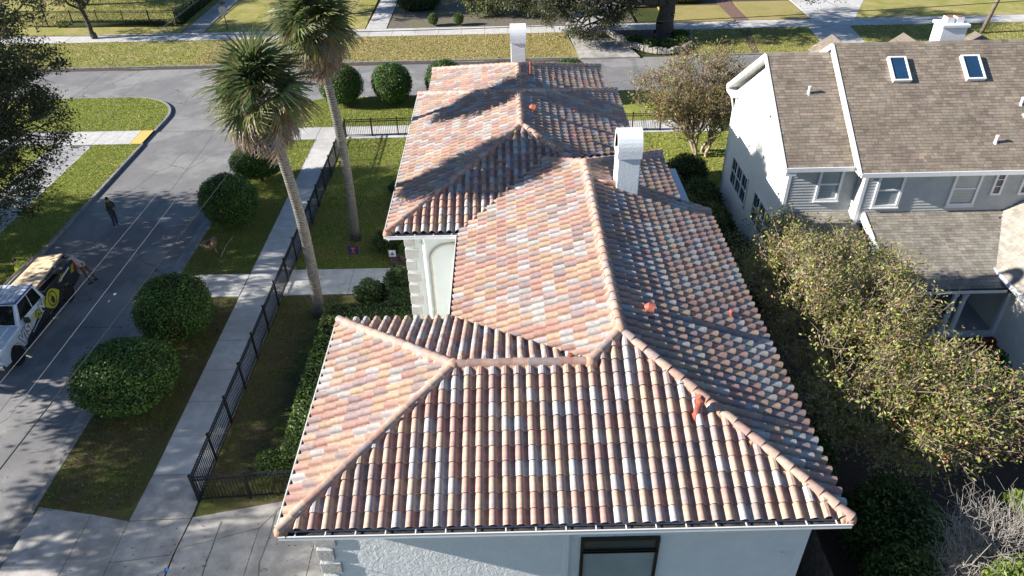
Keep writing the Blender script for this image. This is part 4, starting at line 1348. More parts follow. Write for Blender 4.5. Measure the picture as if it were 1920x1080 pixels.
# ================================================================== FREE SHRUBS AND HEDGES
def shrub(name, label, cat, c, r, n, L, W, pal, seed, weights=None, group=None, leafm='leaf_gloss', shape='ell', ratio=.35):
    """dense shrub: lumpy leaf shell over an added dark core that blocks light; shape 'box' for hedges"""
    rng = np.random.default_rng(seed)
    c = np.array(c, float); r = np.array(r, float)
    t = thing(name, label, cat, (c[0], c[1], 0), group)
    u = unit(rng.normal(size=(n, 3)))
    if shape == 'box':
        k = 1/np.maximum(np.abs(u).max(1, keepdims=True), 1e-6)
        q = rng.uniform(-1, 1, (n, 3)); ax = rng.choice(3, n, p=np.array([r[1]*r[2], r[0]*r[2], r[0]*r[1]])/(r[1]*r[2]+r[0]*r[2]+r[0]*r[1]))
        q[np.arange(n), ax] = np.sign(rng.normal(size=n))
        u = q
    fr = rng.normal(size=(10, 3))*(2.0 if shape == 'box' else 3.5); ph = rng.uniform(0, 6.28, 10)
    Pw = u*r
    lump = sum(np.sin((Pw if shape == 'box' else u)@fr[k]+ph[k]) for k in range(10))/10
    s = .93+.22*lump+rng.normal(size=n)*.05-np.abs(rng.normal(size=n))*.06
    if shape == 'box':
        P = c+Pw+unit(u)*((s-1)*.55)[:, None]
    else:
        P = c+Pw*s[:, None]
    P[:, 2] = np.maximum(P[:, 2], .03)
    V, F, col = leaf_faces(P, L, W, rng, pal, weights, .25, unit(u)*.6, .3)
    np_obj('leaves', np_mesh('leaves', V, F, [leafm], col), t)
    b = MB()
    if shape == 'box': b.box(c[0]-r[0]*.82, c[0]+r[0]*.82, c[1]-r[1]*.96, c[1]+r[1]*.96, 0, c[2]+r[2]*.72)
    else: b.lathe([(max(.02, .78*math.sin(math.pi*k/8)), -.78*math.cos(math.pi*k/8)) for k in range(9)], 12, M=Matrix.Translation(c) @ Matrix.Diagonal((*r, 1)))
    b.build('branches', MT['core'], t, smooth=True)  # solid dark core added to block light, no modelled branches
    return t
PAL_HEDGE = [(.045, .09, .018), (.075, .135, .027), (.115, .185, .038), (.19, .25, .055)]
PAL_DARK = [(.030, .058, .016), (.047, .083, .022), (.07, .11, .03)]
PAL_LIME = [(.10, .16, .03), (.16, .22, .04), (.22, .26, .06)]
shrub('hedge', 'long leafy hedge along the left wall of the front wing', 'hedge', (-7.15, 20.6, .75), (.75, 3.6, .70), 11000, .12, .08, PAL_HEDGE, 31, shape='box')
shrub('hedge', 'short hedge turning toward the house behind the front wing', 'hedge', (-6.0, 24.8, .62), (2.0, .65, .62), 6000, .11, .07, PAL_DARK, 32, shape='box')
shrub('bush', 'small rounded bush at the hedge end near the black fence', 'bush', (-8.35, 17.2, .45), (.62, .62, .55), 2200, .09, .05, PAL_HEDGE, 33)
shrub('bush', 'dark bush beside the front walk, house side', 'bush', (-6.35, 26.9, .62), (.75, .6, .68), 3200, .10, .06, PAL_DARK, 34)
shrub('bush', 'dark tall bush against the quoined corner, near the walk', 'bush', (-5.0, 27.1, .9), (.8, .7, 1.0), 3600, .10, .06, PAL_DARK, 35)
shrub('bush', 'dark foundation bush below the white stepped corner', 'bush', (-4.75, 25.7, .8), (.7, .8, .85), 3000, .10, .06, PAL_DARK, 36)
shrub('bush', 'dark clipped bush beyond the front walk by the sign', 'bush', (-5.9, 31.4, .6), (1.0, .8, .65), 3600, .09, .06, PAL_DARK, 37)
shrub('bush', 'leafy green bush below the middle roof left eave', 'bush', (-5.1, 33.4, .85), (.9, 1.2, .95), 4200, .12, .08, PAL_HEDGE, 38)
shrub('bush', 'yellow green shrub below the middle roof, farther back', 'bush', (-5.3, 35.9, .75), (.85, 1.1, .8), 3600, .12, .08, PAL_LIME, 39)
shrub('bush', 'low plant with bare soil near the middle roof corner', 'bush', (-6.2, 37.6, .3), (.7, .7, .38), 1500, .12, .07, PAL_DARK, 40)
# between the two houses
k = 50
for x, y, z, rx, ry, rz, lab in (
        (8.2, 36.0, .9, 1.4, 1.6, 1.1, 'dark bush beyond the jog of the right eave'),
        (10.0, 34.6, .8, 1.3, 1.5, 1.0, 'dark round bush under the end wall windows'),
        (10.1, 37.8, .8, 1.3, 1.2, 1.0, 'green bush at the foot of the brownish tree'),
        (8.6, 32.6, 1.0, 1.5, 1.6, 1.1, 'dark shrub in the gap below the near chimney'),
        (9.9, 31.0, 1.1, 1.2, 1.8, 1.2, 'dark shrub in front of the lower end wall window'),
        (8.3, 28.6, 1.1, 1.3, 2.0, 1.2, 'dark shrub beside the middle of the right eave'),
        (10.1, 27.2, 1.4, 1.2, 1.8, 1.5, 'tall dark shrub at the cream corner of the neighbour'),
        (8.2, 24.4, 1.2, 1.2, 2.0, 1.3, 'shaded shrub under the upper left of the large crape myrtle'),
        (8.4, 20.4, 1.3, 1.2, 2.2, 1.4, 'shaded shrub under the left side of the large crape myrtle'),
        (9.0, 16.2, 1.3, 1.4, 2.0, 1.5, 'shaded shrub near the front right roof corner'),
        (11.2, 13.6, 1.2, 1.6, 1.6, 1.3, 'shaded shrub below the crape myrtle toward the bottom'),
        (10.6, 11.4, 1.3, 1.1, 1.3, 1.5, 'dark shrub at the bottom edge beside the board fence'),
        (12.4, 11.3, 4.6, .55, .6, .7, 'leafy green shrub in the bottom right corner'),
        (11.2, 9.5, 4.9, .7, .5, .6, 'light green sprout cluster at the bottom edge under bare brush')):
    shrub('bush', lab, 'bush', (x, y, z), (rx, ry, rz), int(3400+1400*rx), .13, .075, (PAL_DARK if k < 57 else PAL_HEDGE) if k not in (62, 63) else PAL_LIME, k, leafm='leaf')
    k += 1

# ================================================================== TREES
CREPE = [(.25, .29, .06), (.33, .35, .10), (.18, .20, .05), (.42, .27, .11), (.38, .17, .09), (.30, .21, .15)]
CREPE_W = [.30, .26, .14, .10, .05, .15]
def crepe(name, label, base, lobes, clumps, per, seed, L=.115, W=.055, trunk=.10, tw=7, fork_h=1.6, csize=.55, pal=CREPE, wts=CREPE_W):
    """multi-stemmed crape myrtle: many pale twigs, thin leafage"""
    rng = np.random.default_rng(seed)
    t = thing(name, label, 'tree', base)
    segs, fine, P = [], [], []
    b = np.array(base, float)
    vol = np.array([r[0]*r[1] for c, r in lobes]); vol = vol/vol.sum()
    for (c, r), v in zip(lobes, vol):
        c = np.array(c, float); r = np.array(r, float)
        st = b+np.array([*(rng.normal(size=2)*.25), 0])
        mid = st+(c-st)*.35+np.array([0, 0, .5])
        a1 = limb(segs, st-np.array([0, 0, .15]), mid, trunk, trunk*.75, rng, 4, .12)
        a2 = limb(segs, mid, c-np.array([0, 0, r[2]*.5]), trunk*.7, trunk*.4, rng, 4, .2)
        for q, uu in zip(*inside_ell(rng, max(5, int(clumps*v)), c, r, .45)):
            s0 = (a2+a1[2:])[rng.integers(0, len(a2)+len(a1)-2)]
            sp = limb(segs, s0, q, trunk*.28, .012, rng, 5, .22, .03)
            for _ in range(tw):
                d = rng.normal(size=3)*.55+uu*.5+np.array([0, 0, .35])
                d = d/np.linalg.norm(d)*csize*rng.uniform(.6, 1.7)
                e = q+d
                f = limb(fine, sp[-rng.integers(1, 3)], e, .012, .005, rng, 3, .22)
                for pp in f[1:]:
                    m = rng.poisson(per/tw/3)
                    if m: P.append(pp+rng.normal(size=(m, 3))*.10)
    P = np.concatenate(P)
    V, F, c = leaf_faces(P, L, W, rng, pal, wts, .3, None, .3)
    np_obj('crown', np_mesh('crown', V, F, ['leaf'], c), t)
    V, F = seg_faces(segs, 6); np_obj('trunk', np_mesh('trunk', V, F, ['bark_crepe'], smooth=True), t)
    V, F = seg_faces(fine, 3); np_obj('twigs', np_mesh('twigs', V, F, ['bark_crepe']), t)
    return t
crepe('crape_myrtle', 'large twiggy crape myrtle with thin yellow green leaves between the two houses', (10.9, 17.9, 0),
      [((9.54, 21.36, 5.73), (1.51, 1.8, 1.0)), ((11.53, 20.7, 5.54), (1.8, 1.8, 1.0)), ((9.17, 18.52, 6.11), (1.42, 1.8, 1.1)), ((11.05, 17.5, 5.95), (1.55, 1.7, 1.0)), ((9.54, 15.12, 5.83), (1.61, 1.8, 1.1)), ((11.91, 14.36, 5.64), (1.61, 1.61, 1.1)), ((12.2, 19.4, 5.3), (.85, 1.1, 0.8)), ((10.77, 13.42, 5.45), (1.7, 1.13, 0.9)), ((12.55, 15.9, 5.2), (0.7, 1.0, 0.8))], 600, 112, 71, tw=9, csize=.52, L=.115, W=.055)
crepe('crape_myrtle', 'rusty brown round crape myrtle at the rear between the houses', (11.8, 41.6, 0),
      [((9.3, 41.5, 4.0), (1.9, 1.9, 1.2)), ((11.6, 42.0, 4.9), (2.1, 2.0, 1.3)), ((13.6, 41.6, 3.8), (1.6, 1.9, 1.2)), ((10.4, 40.8, 3.4), (2.0, 1.4, 1.0)), ((12.4, 40.6, 3.5), (1.7, 1.4, 1.0))], 260, 90, 72,
      trunk=.11, L=.13, W=.06, pal=CREPE[:2]+[(.15, .14, .05), (.30, .17, .08), (.26, .13, .07), (.22, .15, .09)], wts=[.16, .12, .20, .16, .12, .24])
# bare grey brush in the corner
def brush(label, base, tip_c, tip_r, n, seed):
    rng = np.random.default_rng(seed)
    t = thing('bare_brush', label, 'brush', base)
    segs = []
    b = np.array(base, float)
    for _ in range(n):
        e = np.array(tip_c)+unit(rng.normal(size=(1, 3)))[0]*np.array(tip_r)*rng.uniform(.35, 1)
        st = b+np.array([*rng.normal(size=2)*.3, 0])
        pts = limb(segs, st, e, .017, .006, rng, 7, .22, .10)
        for _ in range(14):
            s = pts[rng.integers(3, 7)]
            d = unit(rng.normal(size=(1, 3)))[0]+np.array([0, 0, -.1])+(e-b)/np.linalg.norm(e-b)*.9
            limb(segs, s, s+d*rng.uniform(.3, .9), .0055, .0022, rng, 5, .35, .08)
    V, F = seg_faces(segs, 4)
    np_obj('branches', np_mesh('branches', V, F, ['twig_grey']), t)
brush('tangle of bare pale grey branches in the bottom right corner', (11.6, 10.2, 0), (11.0, 10.35, 5.6), (1.35, 1.05, .75), 130, 75)

# live oak at the left edge: overhangs the side street
lobed_tree('live_oak', 'dark leafy live oak overhanging the street along the left edge', 'tree', (-28.4, 28.5, 0),
           [((-24.0, 30.6, 8.4), (3.6, 3.0, 3.0)), ((-24.1, 34.0, 6.2), (2.6, 2.4, 3.0)), ((-27.5, 27.5, 11.5), (4.6, 4.6, 3.0)), ((-22.8, 32.0, 11.4), (3.0, 3.0, 2.8)), ((-22.6, 33.6, 8.6), (2.2, 2.2, 2.4)),
            ((-24.6, 29.2, 5.2), (3.0, 2.6, 2.2)), ((-31.5, 30.5, 9.5), (4.0, 4.0, 3.0)), ((-25.4, 35.0, 9.8), (2.8, 2.4, 2.8)), ((-25.0, 32.2, 3.6), (2.3, 2.2, 1.8)), ((-27.5, 35.5, 6.0), (2.6, 2.4, 3.0)), ((-25.5, 34.5, 12.6), (3.0, 2.6, 2.2)), ((-29.5, 36.5, 9.5), (3.0, 2.6, 3.0))],
           520, 170, .62, .15, .085, GREEN_OAK, W_OAK, 81, .42, (-28.1, 28.6, 3.2))
lobed_tree('live_oak', 'live oak across the side street beyond the left frame edge, level with the truck', 'tree', (-30.2, 21.5, 0),
           [((-28.5, 22.5, 7.5), (4.2, 3.4, 3.0)), ((-29.0, 19.0, 8.5), (4.4, 3.2, 3.2)), ((-31.5, 24.5, 8.0), (3.8, 3.0, 2.8)), ((-29.5, 21.0, 11.0), (4.0, 4.2, 2.4)), ((-26.8, 20.3, 5.4), (2.4, 2.6, 2.0))],
           260, 75, .75, .24, .14, GREEN_OAK, W_OAK, 82, .45, (-30.0, 21.5, 3.2))
lobed_tree('live_oak', 'live oak across the side street beyond the left frame edge, nearest the camera', 'tree', (-30.5, 11.0, 0),
           [((-28.5, 13.4, 7.6), (4.0, 2.6, 2.4)), ((-29.5, 8.4, 6.2), (3.6, 2.4, 2.0)), ((-30.5, 15.6, 9.0), (3.8, 2.4, 2.8)), ((-31.0, 11.2, 9.8), (3.4, 2.4, 1.8))],
           150, 70, .75, .24, .14, GREEN_OAK, W_OAK, 83, .45, (-30.3, 11.0, 3.2))
far_oak = lobed_tree('live_oak', 'live oak beyond the left frame edge shading the street around the standing man', 'tree', (-39.0, 31.5, 0),
           [((-38.5, 32.0, 6.0), (4.2, 3.2, 2.2)), ((-36.0, 34.5, 5.2), (3.0, 2.2, 2.0)), ((-37.0, 29.0, 5.6), (3.4, 2.6, 2.2)), ((-40.0, 32.0, 8.6), (4.4, 4.0, 2.2)), ((-42.0, 34.5, 6.5), (3.4, 2.6, 2.4))],
           230, 70, .75, .26, .15, GREEN_OAK, W_OAK, 89, .4, (-38.8, 31.5, 2.6))
for loc, lab, rz_ in (((-38.0, 23.5, 0), 'live oak beyond the left frame edge shading the truck', 1.3), ((-37.5, 16.5, 0), 'live oak beyond the left frame edge shading the street below the truck', 2.7)):
    o = far_oak.copy(); COL.objects.link(o); o.location = loc; o.rotation_euler = (0, 0, rz_); o['label'] = lab
    for c_ in far_oak.children:
        q = c_.copy(); COL.objects.link(q); q.parent = o
lobed_tree('street_tree', 'dark tree with slim leaning trunk on the north verge, top left', 'tree', (-37.4, 68.3, 0),
           [((-37.8, 68.2, 4.6), (3.0, 2.8, 1.7)), ((-41.5, 68.4, 4.9), (3.2, 2.8, 2.2)), ((-34.6, 68.6, 5.0), (2.4, 2.4, 1.7)), ((-38.5, 69.5, 7.2), (4.0, 3.4, 2.0))],
           150, 130, .6, .17, .10, GREEN_OAK, W_OAK, 84, .22, (-37.7, 68.3, 2.6))
lobed_tree('live_oak', 'big old oak with thick dark trunk in the stone ringed bed', 'tree', (13.7, 65.0, 0),
           [((2.8, 65.0, 4.4), (4.2, 3.6, 2.6)), ((6.9, 62.4, 3.0), (2.4, 2.0, 2.6)), ((8.8, 63.6, 3.6), (2.6, 2.2, 2.4)), ((6.0, 66.5, 4.2), (3.4, 2.6, 2.6)), ((9.6, 64.0, 6.6), (4.0, 3.4, 2.2)), ((20.2, 64.5, 6.0), (4.2, 3.6, 1.9)), ((26.6, 64.4, 4.7), (3.8, 2.8, 1.7)), ((14.2, 66.0, 9.2), (7.5, 5.5, 3.0)), ((-.2, 66.2, 4.8), (2.0, 2.0, 1.7)), ((4.2, 63.0, 3.4), (2.2, 1.8, 1.6))],
           460, 130, .62, .17, .10, [(.05, .065, .025), (.075, .09, .035), (.10, .115, .05), (.14, .15, .075), (.15, .13, .09)], W_OAK, 85, .85, (13.9, 65.0, 3.6), droop=.3)
lobed_tree('yard_tree', 'yellow green small tree beyond the far driveway at the top edge', 'tree', (-.8, 73.5, 0),
           [((-2.0, 73.0, 1.5), (2.0, 1.6, 1.3)), ((.8, 73.0, 1.6), (2.0, 1.6, 1.4)), ((-.4, 74.5, 3.2), (2.4, 2.0, 1.4)), ((3.4, 72.6, 1.5), (1.8, 1.4, 1.2))], 150, 120, .55, .18, .11, [(.10, .13, .03), (.15, .18, .05), (.20, .21, .07), (.07, .09, .03)], None, 86, .14, (-.7, 73.6, 1.4))
lobed_tree('yard_tree', 'dark tree shading the bare ground above the two ball bushes', 'tree', (-9.0, 80.0, 0),
           [((-8.5, 78.5, 4.2), (3.0, 2.6, 2.0)), ((-4.5, 79.5, 4.6), (3.0, 2.6, 2.0)), ((-12.5, 80.0, 6.0), (3.4, 3.0, 2.2)), ((-7.5, 80.0, 8.0), (4.5, 4.0, 2.4))], 130, 110, .7, .2, .12, GREEN_OAK, W_OAK, 87, .35, (-8.8, 80.0, 2.6))
lobed_tree('yard_tree', 'far dark tree casting shade on the lawn behind the iron fence', 'tree', (-44.0, 80.0, 0),
           [((-43.0, 79.0, 5.0), (3.6, 3.2, 2.4)), ((-47.5, 80.5, 5.5), (3.6, 3.2, 2.4)), ((-44.0, 81.0, 8.5), (4.2, 3.6, 2.4))], 110, 100, .7, .2, .12, GREEN_OAK, W_OAK, 88, .35, (-44.0, 80.0, 2.8))
lobed_tree('yard_tree', 'shade tree behind the farther palm whose crown rises out of the frame', 'tree', (-21.5, 74.0, 0),
           [((-20.5, 73.5, 5.2), (3.6, 3.0, 2.2)), ((-17.5, 74.5, 5.6), (3.4, 3.0, 2.2)), ((-23.5, 75.5, 6.4), (3.4, 3.0, 2.2)), ((-20.0, 76.5, 8.0), (4.0, 3.6, 2.2))], 150, 90, .75, .24, .14, GREEN_OAK, W_OAK, 91, .35, (-21.3, 74.0, 2.8))
shrub('bush', 'dark shrub mass on the bare plot behind the ball bushes', 'bush', (-8.5, 75.6, .9), (2.4, 1.4, 1.2), 5000, .15, .09, PAL_DARK, 92, leafm='leaf')
for x, y, lab in ((-6.7, 69.95, 'small ball bush left of the pair beside the far sidewalk'), (-4.35, 69.95, 'small ball bush right of the pair beside the far sidewalk')):
    shrub('ball_bush', lab, 'bush', (x, y, .6), (.52, .52, .55), 2000, .085, .05, PAL_HEDGE, 90+int(x), leafm='leaf')
shrub('bush', 'bright green shrub at the top edge behind the big oak', 'bush', (17.2, 76.4, .8), (3.2, 1.2, 1.0), 5000, .16, .10, PAL_LIME, 95, leafm='leaf')
# stone ring and ferns round the big oak
ring = thing('planter_ring', 'low curved stone wall round the big oak', 'stone wall', (13.2, 63.2, 0))
pts = [(8.6, 68.5), (9.2, 66.4), (9.9, 64.5), (10.6, 62.9), (11.6, 61.6), (12.6, 61.0), (13.7, 60.9), (14.8, 61.4), (15.5, 62.4), (15.9, 63.8), (16.0, 65.2)]
for a, b_ in zip(pts, pts[1:]):
    L = math.hypot(b_[0]-a[0], b_[1]-a[1]); n = max(1, round(L/.42))
    for i in range(n):
        p = (a[0]+(b_[0]-a[0])*i/n, a[1]+(b_[1]-a[1])*i/n); q = (a[0]+(b_[0]-a[0])*(i+.94)/n, a[1]+(b_[1]-a[1])*(i+.94)/n)
        h = random.uniform(.40, .55)
        MB().bar((p[0], p[1], h/2-.1), (q[0], q[1], h/2-.1), .32, h).build('stone', 'stone', ring, bevel=.03)
block('planting_bed', [(9.4, 66.6), (10.8, 63.0), (12.6, 61.1), (14.7, 61.5), (15.8, 63.8), (15.9, 66.9), (9.4, 67.0)], 'mulch', .12)
k = 100
for x, y, lab in ((12.2, 62.2, 'fern clump at the front left of the oak bed'), (13.7, 62.0, 'fern clump at the front of the oak bed'), (14.9, 63.0, 'fern clump right of the oak trunk'), (11.0, 63.6, 'fern clump left of the oak trunk'), (15.2, 64.6, 'dark fern clump at the right end of the oak bed')):
    shrub('fern', lab, 'fern', (x, y, .35), (.85, .7, .38), 1500, .22, .07, PAL_HEDGE, k, leafm='leaf'); k += 1

# ================================================================== FENCES
def iron_fence(label, a, b, parent_group, h=1.2, sp=.118, post=1.83, m='black', start_post=True, end_post=True):
    a, b = Vector((*a, 0)), Vector((*b, 0))
    d = b-a; L = d.length; d.normalize()
    t = thing('iron_fence', label, 'fence', (a.x, a.y, 0), parent_group)
    ang = math.atan2(d.y, d.x)
    R = Matrix.Translation(a) @ Matrix.Rotation(ang, 4, 'Z')
    for z in (.12, h-.16, h-.02):
        MB().box(0, L, -.02, .02, z-.022, z+.022, M=R).build('rail', m, t)
    pk = MB().box(-.011, .011, -.011, .011, .06, h+.0).mesh('picket', m)
    ps = MB().box(-.036, .036, -.036, .036, -.1, h+.07).box(-.045, .045, -.045, .045, h+.07, h+.095).mesh('post', m)
    Ri = Matrix.Rotation(ang, 4, 'Z')
    n = round(L/post)
    for k in range(n+1):
        if (k == 0 and not start_post) or (k == n and not end_post): continue
        o = bpy.data.objects.new('post', ps); link(o, t); o.matrix_basis = Ri @ Matrix.Translation((L*k/n, 0, 0))
    k = sp
    while k < L-.05:
        o = bpy.data.objects.new('picket', pk); link(o, t); o.matrix_basis = Ri @ Matrix.Translation((k, 0, 0)); k += sp
    return t
GF = 'black iron fence round the front yard'
iron_fence('black iron picket fence running the length of the sidewalk', (-10.6, 16.05), (-10.6, 45.35), GF)
iron_fence('short black iron fence between driveway and hedge, nearest run', (-10.6, 16.05), (-5.5, 16.35), GF, start_post=False)
iron_fence('black iron fence along the cross walk toward the rear roof', (-10.6, 45.35), (-3.8, 45.5), GF, start_post=False)
iron_fence('black iron fence seen right of the rear roof under the brownish tree', (4.5, 45.4), (10.0, 45.3), GF)
iron_fence('black iron fence in front of the far lawn, top left', (-46.0, 72.3), (-31.0, 71.4), 'iron fences of the far corner lot', h=1.5, sp=.15, post=2.5)
iron_fence('ivy grown iron fence going away beside the far walk', (-31.0, 71.4), (-30.7, 84.0), 'iron fences of the far corner lot', h=1.5, sp=.15, post=2.5, start_post=False)
shrub('vine', 'ivy covering the iron fence beside the far walk', 'vine', (-31.0, 77.5, .65), (.35, 5.5, .65), 5500, .13, .09, PAL_DARK, 120, shape='box', leafm='leaf')
shrub('vine', 'low green growth along the foot of the far iron fence', 'vine', (-37.0, 72.2, .25), (5.5, .4, .25), 4000, .14, .09, PAL_HEDGE, 121, shape='box', leafm='leaf')
# weathered board fence at the bottom right of the tiled house
bf = thing('board_fence', 'dark weathered board fence at the bottom edge beside the tiled house', 'fence', (8.6, 8, 0))
for k in range(44):
    y = 6.6+k*.155
    MB().box(8.60, 8.625, y, y+.145, 0, 1.75+random.uniform(-.02, .02)).build('board', 'wood_fence', bf)
MB().box(8.625, 8.70, 6.6, 13.4, .4, .49).box(8.625, 8.70, 6.6, 13.4, 1.35, 1.44).build('rails', 'wood_fence', bf)

# ================================================================== PICKUP TRUCK
MT['truck_white'] = plain('truck_white', (.76, .81, .86), .15, coat=1.0)  # blue of the reflected sky is mixed into the white
MT['truck_char'] = plain('wrap_charcoal', (.030, .031, .034), .35, coat=.3)
MT['truck_yellow'] = plain('wrap_yellow', (.68, .58, .03), .35, coat=.3)
MT['truck_blue'] = plain('wrap_blue', (.02, .05, .30), .35, coat=.3)
MT['truck_glass'] = glassmat('truck_glass', (.012, .014, .016), .05)
MT['tyre'] = plain('tyre', (.018, .018, .018), .85)
MT['rim'] = plain('rim_alloy', (.42, .42, .43), .3, .9)
MT['chrome'] = plain('chrome', (.6, .6, .6), .15, 1.0)
MT['lamp'] = plain('lamp_lens', (.55, .55, .55), .1)
MT['lamp_red'] = plain('tail_lens', (.45, .02, .015), .15)
MT['decal_white'] = plain('decal_white', (.82, .82, .82), .4)

TX, TY = -21.40, 22.50
truck = thing('pickup_truck', 'white pickup truck with yellow and charcoal wrap parked on the side street', 'truck', (TX, TY, ROAD_Z))
TM = Matrix.Translation((TX, TY, ROAD_Z)) @ Matrix.Diagonal((1.02, 1, 1.11, 1))      # body in metres, tall work-truck stance
TMW = Matrix.Translation((TX, TY, ROAD_Z))
def sprism(b, yz, x0, x1, mi=0):
    n = len(yz)
    v = [(x0, y, z) for y, z in yz]+[(x1, y, z) for y, z in yz]
    f = [tuple(range(n)), tuple(range(2*n-1, n-1, -1))]+[(i, n+i, n+(i+1) % n, (i+1) % n) for i in range(n)]
    return b.poly(v, f, mi, None, TM)
def tpart(b, name, m, parent=truck, **kw): return b.build(name, m, parent, **kw)
def arch(cy, r=.47, z0=.42, n=8):
    a0 = math.asin((z0-.40)/r) if r else 0
    return [(cy+r*math.cos(math.pi*k/n), .40+r*math.sin(math.pi*k/n)) for k in range(n+1)]
FH, RH = .95, 5.33
prof = [(.06, .48), (.0, .62), (.0, .98), (.10, 1.10), (.7, 1.19), (1.62, 1.23), (3.84, 1.25), (3.84, .42)] + [(y, max(z, .42)) for y, z in arch(FH)]
b = MB(); sprism(b, prof, -.98, .98)
tpart(b, 'body', 'truck_white', bevel=.05)
b = MB(); sprism(b, [(.62, 1.20), (1.58, 1.245), (1.55, 1.29), (.75, 1.235)], -.62, .62)
tpart(b, 'hood', 'truck_white', bevel=.03)
# greenhouse
g0 = [(-.93, 1.66, 1.24), (.93, 1.66, 1.24), (.93, 3.84, 1.24), (-.93, 3.84, 1.24)]
g1 = [(-.74, 2.28, 1.90), (.74, 2.28, 1.90), (.76, 3.66, 1.92), (-.76, 3.66, 1.92)]
b = MB(); b.poly(g0+g1, [(4, 5, 6, 7), (0, 1, 5, 4), (1, 2, 6, 5), (2, 3, 7, 6), (3, 0, 4, 7)], M=TM)
tpart(b, 'cab', 'truck_white', bevel=.05)
def lerp3(a, b_, t): return tuple(a[i]+(b_[i]-a[i])*t for i in range(3))
def pane(name, q, n, m='truck_glass', off=.012):
    b = MB(); N_ = Vector(n)*off
    b.face([TM @ (Vector(p)+N_) for p in q])
    return tpart(b, name, m)
def quadgrid(a, b_, c, d, u0, u1, v0, v1):
    f = lambda u, v: lerp3(lerp3(a, b_, u), lerp3(d, c, u), v)
    return [f(u0, v0), f(u1, v0), f(u1, v1), f(u0, v1)]
pane('windshield', quadgrid(g0[0], g0[1], g1[1], g1[0], .06, .94, .06, .90), (0, -.7, .7))
pane('rear_window', quadgrid(g0[2], g0[3], g1[3], g1[2], .1, .9, .25, .85), (0, 1, .3))
for s, (a, bb, c, d) in ((1, (g0[1], g0[2], g1[2], g1[1])), (-1, (g0[0], g0[3], g1[3], g1[0]))):
    pane('side_window', quadgrid(a, bb, c, d, .10, .54, .10, .86), (s, 0, .25))
    pane('side_window', quadgrid(a, bb, c, d, .57, .90, .10, .86), (s, 0, .25))
# roof ribs, blue edge
b = MB()
for x in (-.45, -.22, 0, .22, .45): b.box(x-.012, x+.012, 2.4, 3.6, 1.915, 1.935, M=TM)
tpart(b, 'roof_ribs', 'truck_white')
b = MB(); b.bar(TM @ Vector((.77, 2.26, 1.905)), TM @ Vector((.79, 3.66, 1.925)), .05, .03); b.bar(TM @ Vector((-.74, 2.25, 1.905)), TM @ Vector((.76, 2.25, 1.905)), .05, .03)
tpart(b, 'roof_edge', 'truck_blue')
# bed
bedp = [(3.88, .42), (3.88, 1.40), (6.40, 1.42), (6.46, 1.36), (6.46, .55), (6.2, .47)] + [(y, max(z, .42)) for y, z in arch(RH)]
for s in (1, -1):
    b = MB(); sprism(b, bedp, .90*s, .985*s); tpart(b, 'bed_side', 'truck_char' if s > 0 else 'truck_white', bevel=.02)
b = MB(); b.box(-.90, .90, 3.88, 6.42, .62, .70, M=TM); b.box(-.90, .90, 3.86, 3.95, .70, 1.40, M=TM)
tpart(b, 'bed_floor', 'truck_char')
b = MB(); b.box(-.92, .92, 6.42, 6.49, .65, 1.36, M=TM); tpart(b, 'tailgate', 'truck_white', bevel=.015)
b = MB(); b.box(-.95, .95, 6.46, 6.62, .45, .62, M=TM); tpart(b, 'rear_bumper', 'chrome', bevel=.03)
b = MB(); b.box(-.97, .97, -.10, .08, .42, .66, M=TM); tpart(b, 'front_bumper', 'chrome', bevel=.04)
b = MB(); b.box(-.6, .6, -.02, .02, .70, 1.02, M=TM)
for k in range(4): b.box(-.58, .58, -.035, -.02, .73+k*.075, .76+k*.075, 1, M=TM)
tpart(b, 'grille', ['truck_char', 'chrome'])
for s in (1, -1):
    b = MB(); b.box(min(.62*s, .97*s), max(.62*s, .97*s), -.02, .16, .76, 1.0, M=TM); tpart(b, 'headlight', 'lamp', bevel=.02)
    b = MB(); b.box(min(.90*s, .995*s), max(.90*s, .995*s), 6.38, 6.50, .85, 1.25, M=TM); tpart(b, 'tail_light', 'lamp_red', bevel=.01)
    b = MB(); b.box(min(.95*s, 1.02*s), max(.95*s, 1.02*s), 2.02, 2.08, 1.22, 1.28, M=TM); b.box(min(1.0*s, 1.22*s), max(1.0*s, 1.22*s), 1.98, 2.10, 1.18, 1.40, M=TM)
    tpart(b, 'mirror', 'truck_char', bevel=.02)
    b = MB(); b.box(min(.86*s, 1.04*s), max(.86*s, 1.04*s), 1.55, 4.70, .32, .40, M=TM); tpart(b, 'running_board', 'truck_char')
    for cy in (FH, RH):
        W = TMW @ Matrix.Translation((s*.86, cy, .42)) @ Matrix.Rotation(s*math.pi/2, 4, 'Y')
        b = MB(); b.lathe([(.27, -.13), (.39, -.13), (.42, -.09), (.42, .10), (.40, .13), (.27, .13)], 24, M=W)
        wo_ = tpart(b, 'wheel', 'tyre', smooth=False)
        b = MB(); b.lathe([(.265, .04), (.27, .125), (.25, .125), (.24, .05)], 20, M=W); b.lathe([(.06, .04), (.06, .11), (.02, .12)], 10, M=W)
        for k in range(6):
            a = k*math.pi/3
            b.bar(W @ Vector((.05*math.cos(a), .05*math.sin(a), .09)), W @ Vector((.25*math.cos(a), .25*math.sin(a), .10)), .07, .03, upv=(1, 0, 0))
        tpart(b, 'rim', 'rim', wo_)
        b = MB(); b.lathe([(.262, -.05), (.262, .035), (.01, .036)], 16, M=W); tpart(b, 'wheel_well', 'truck_char', wo_)
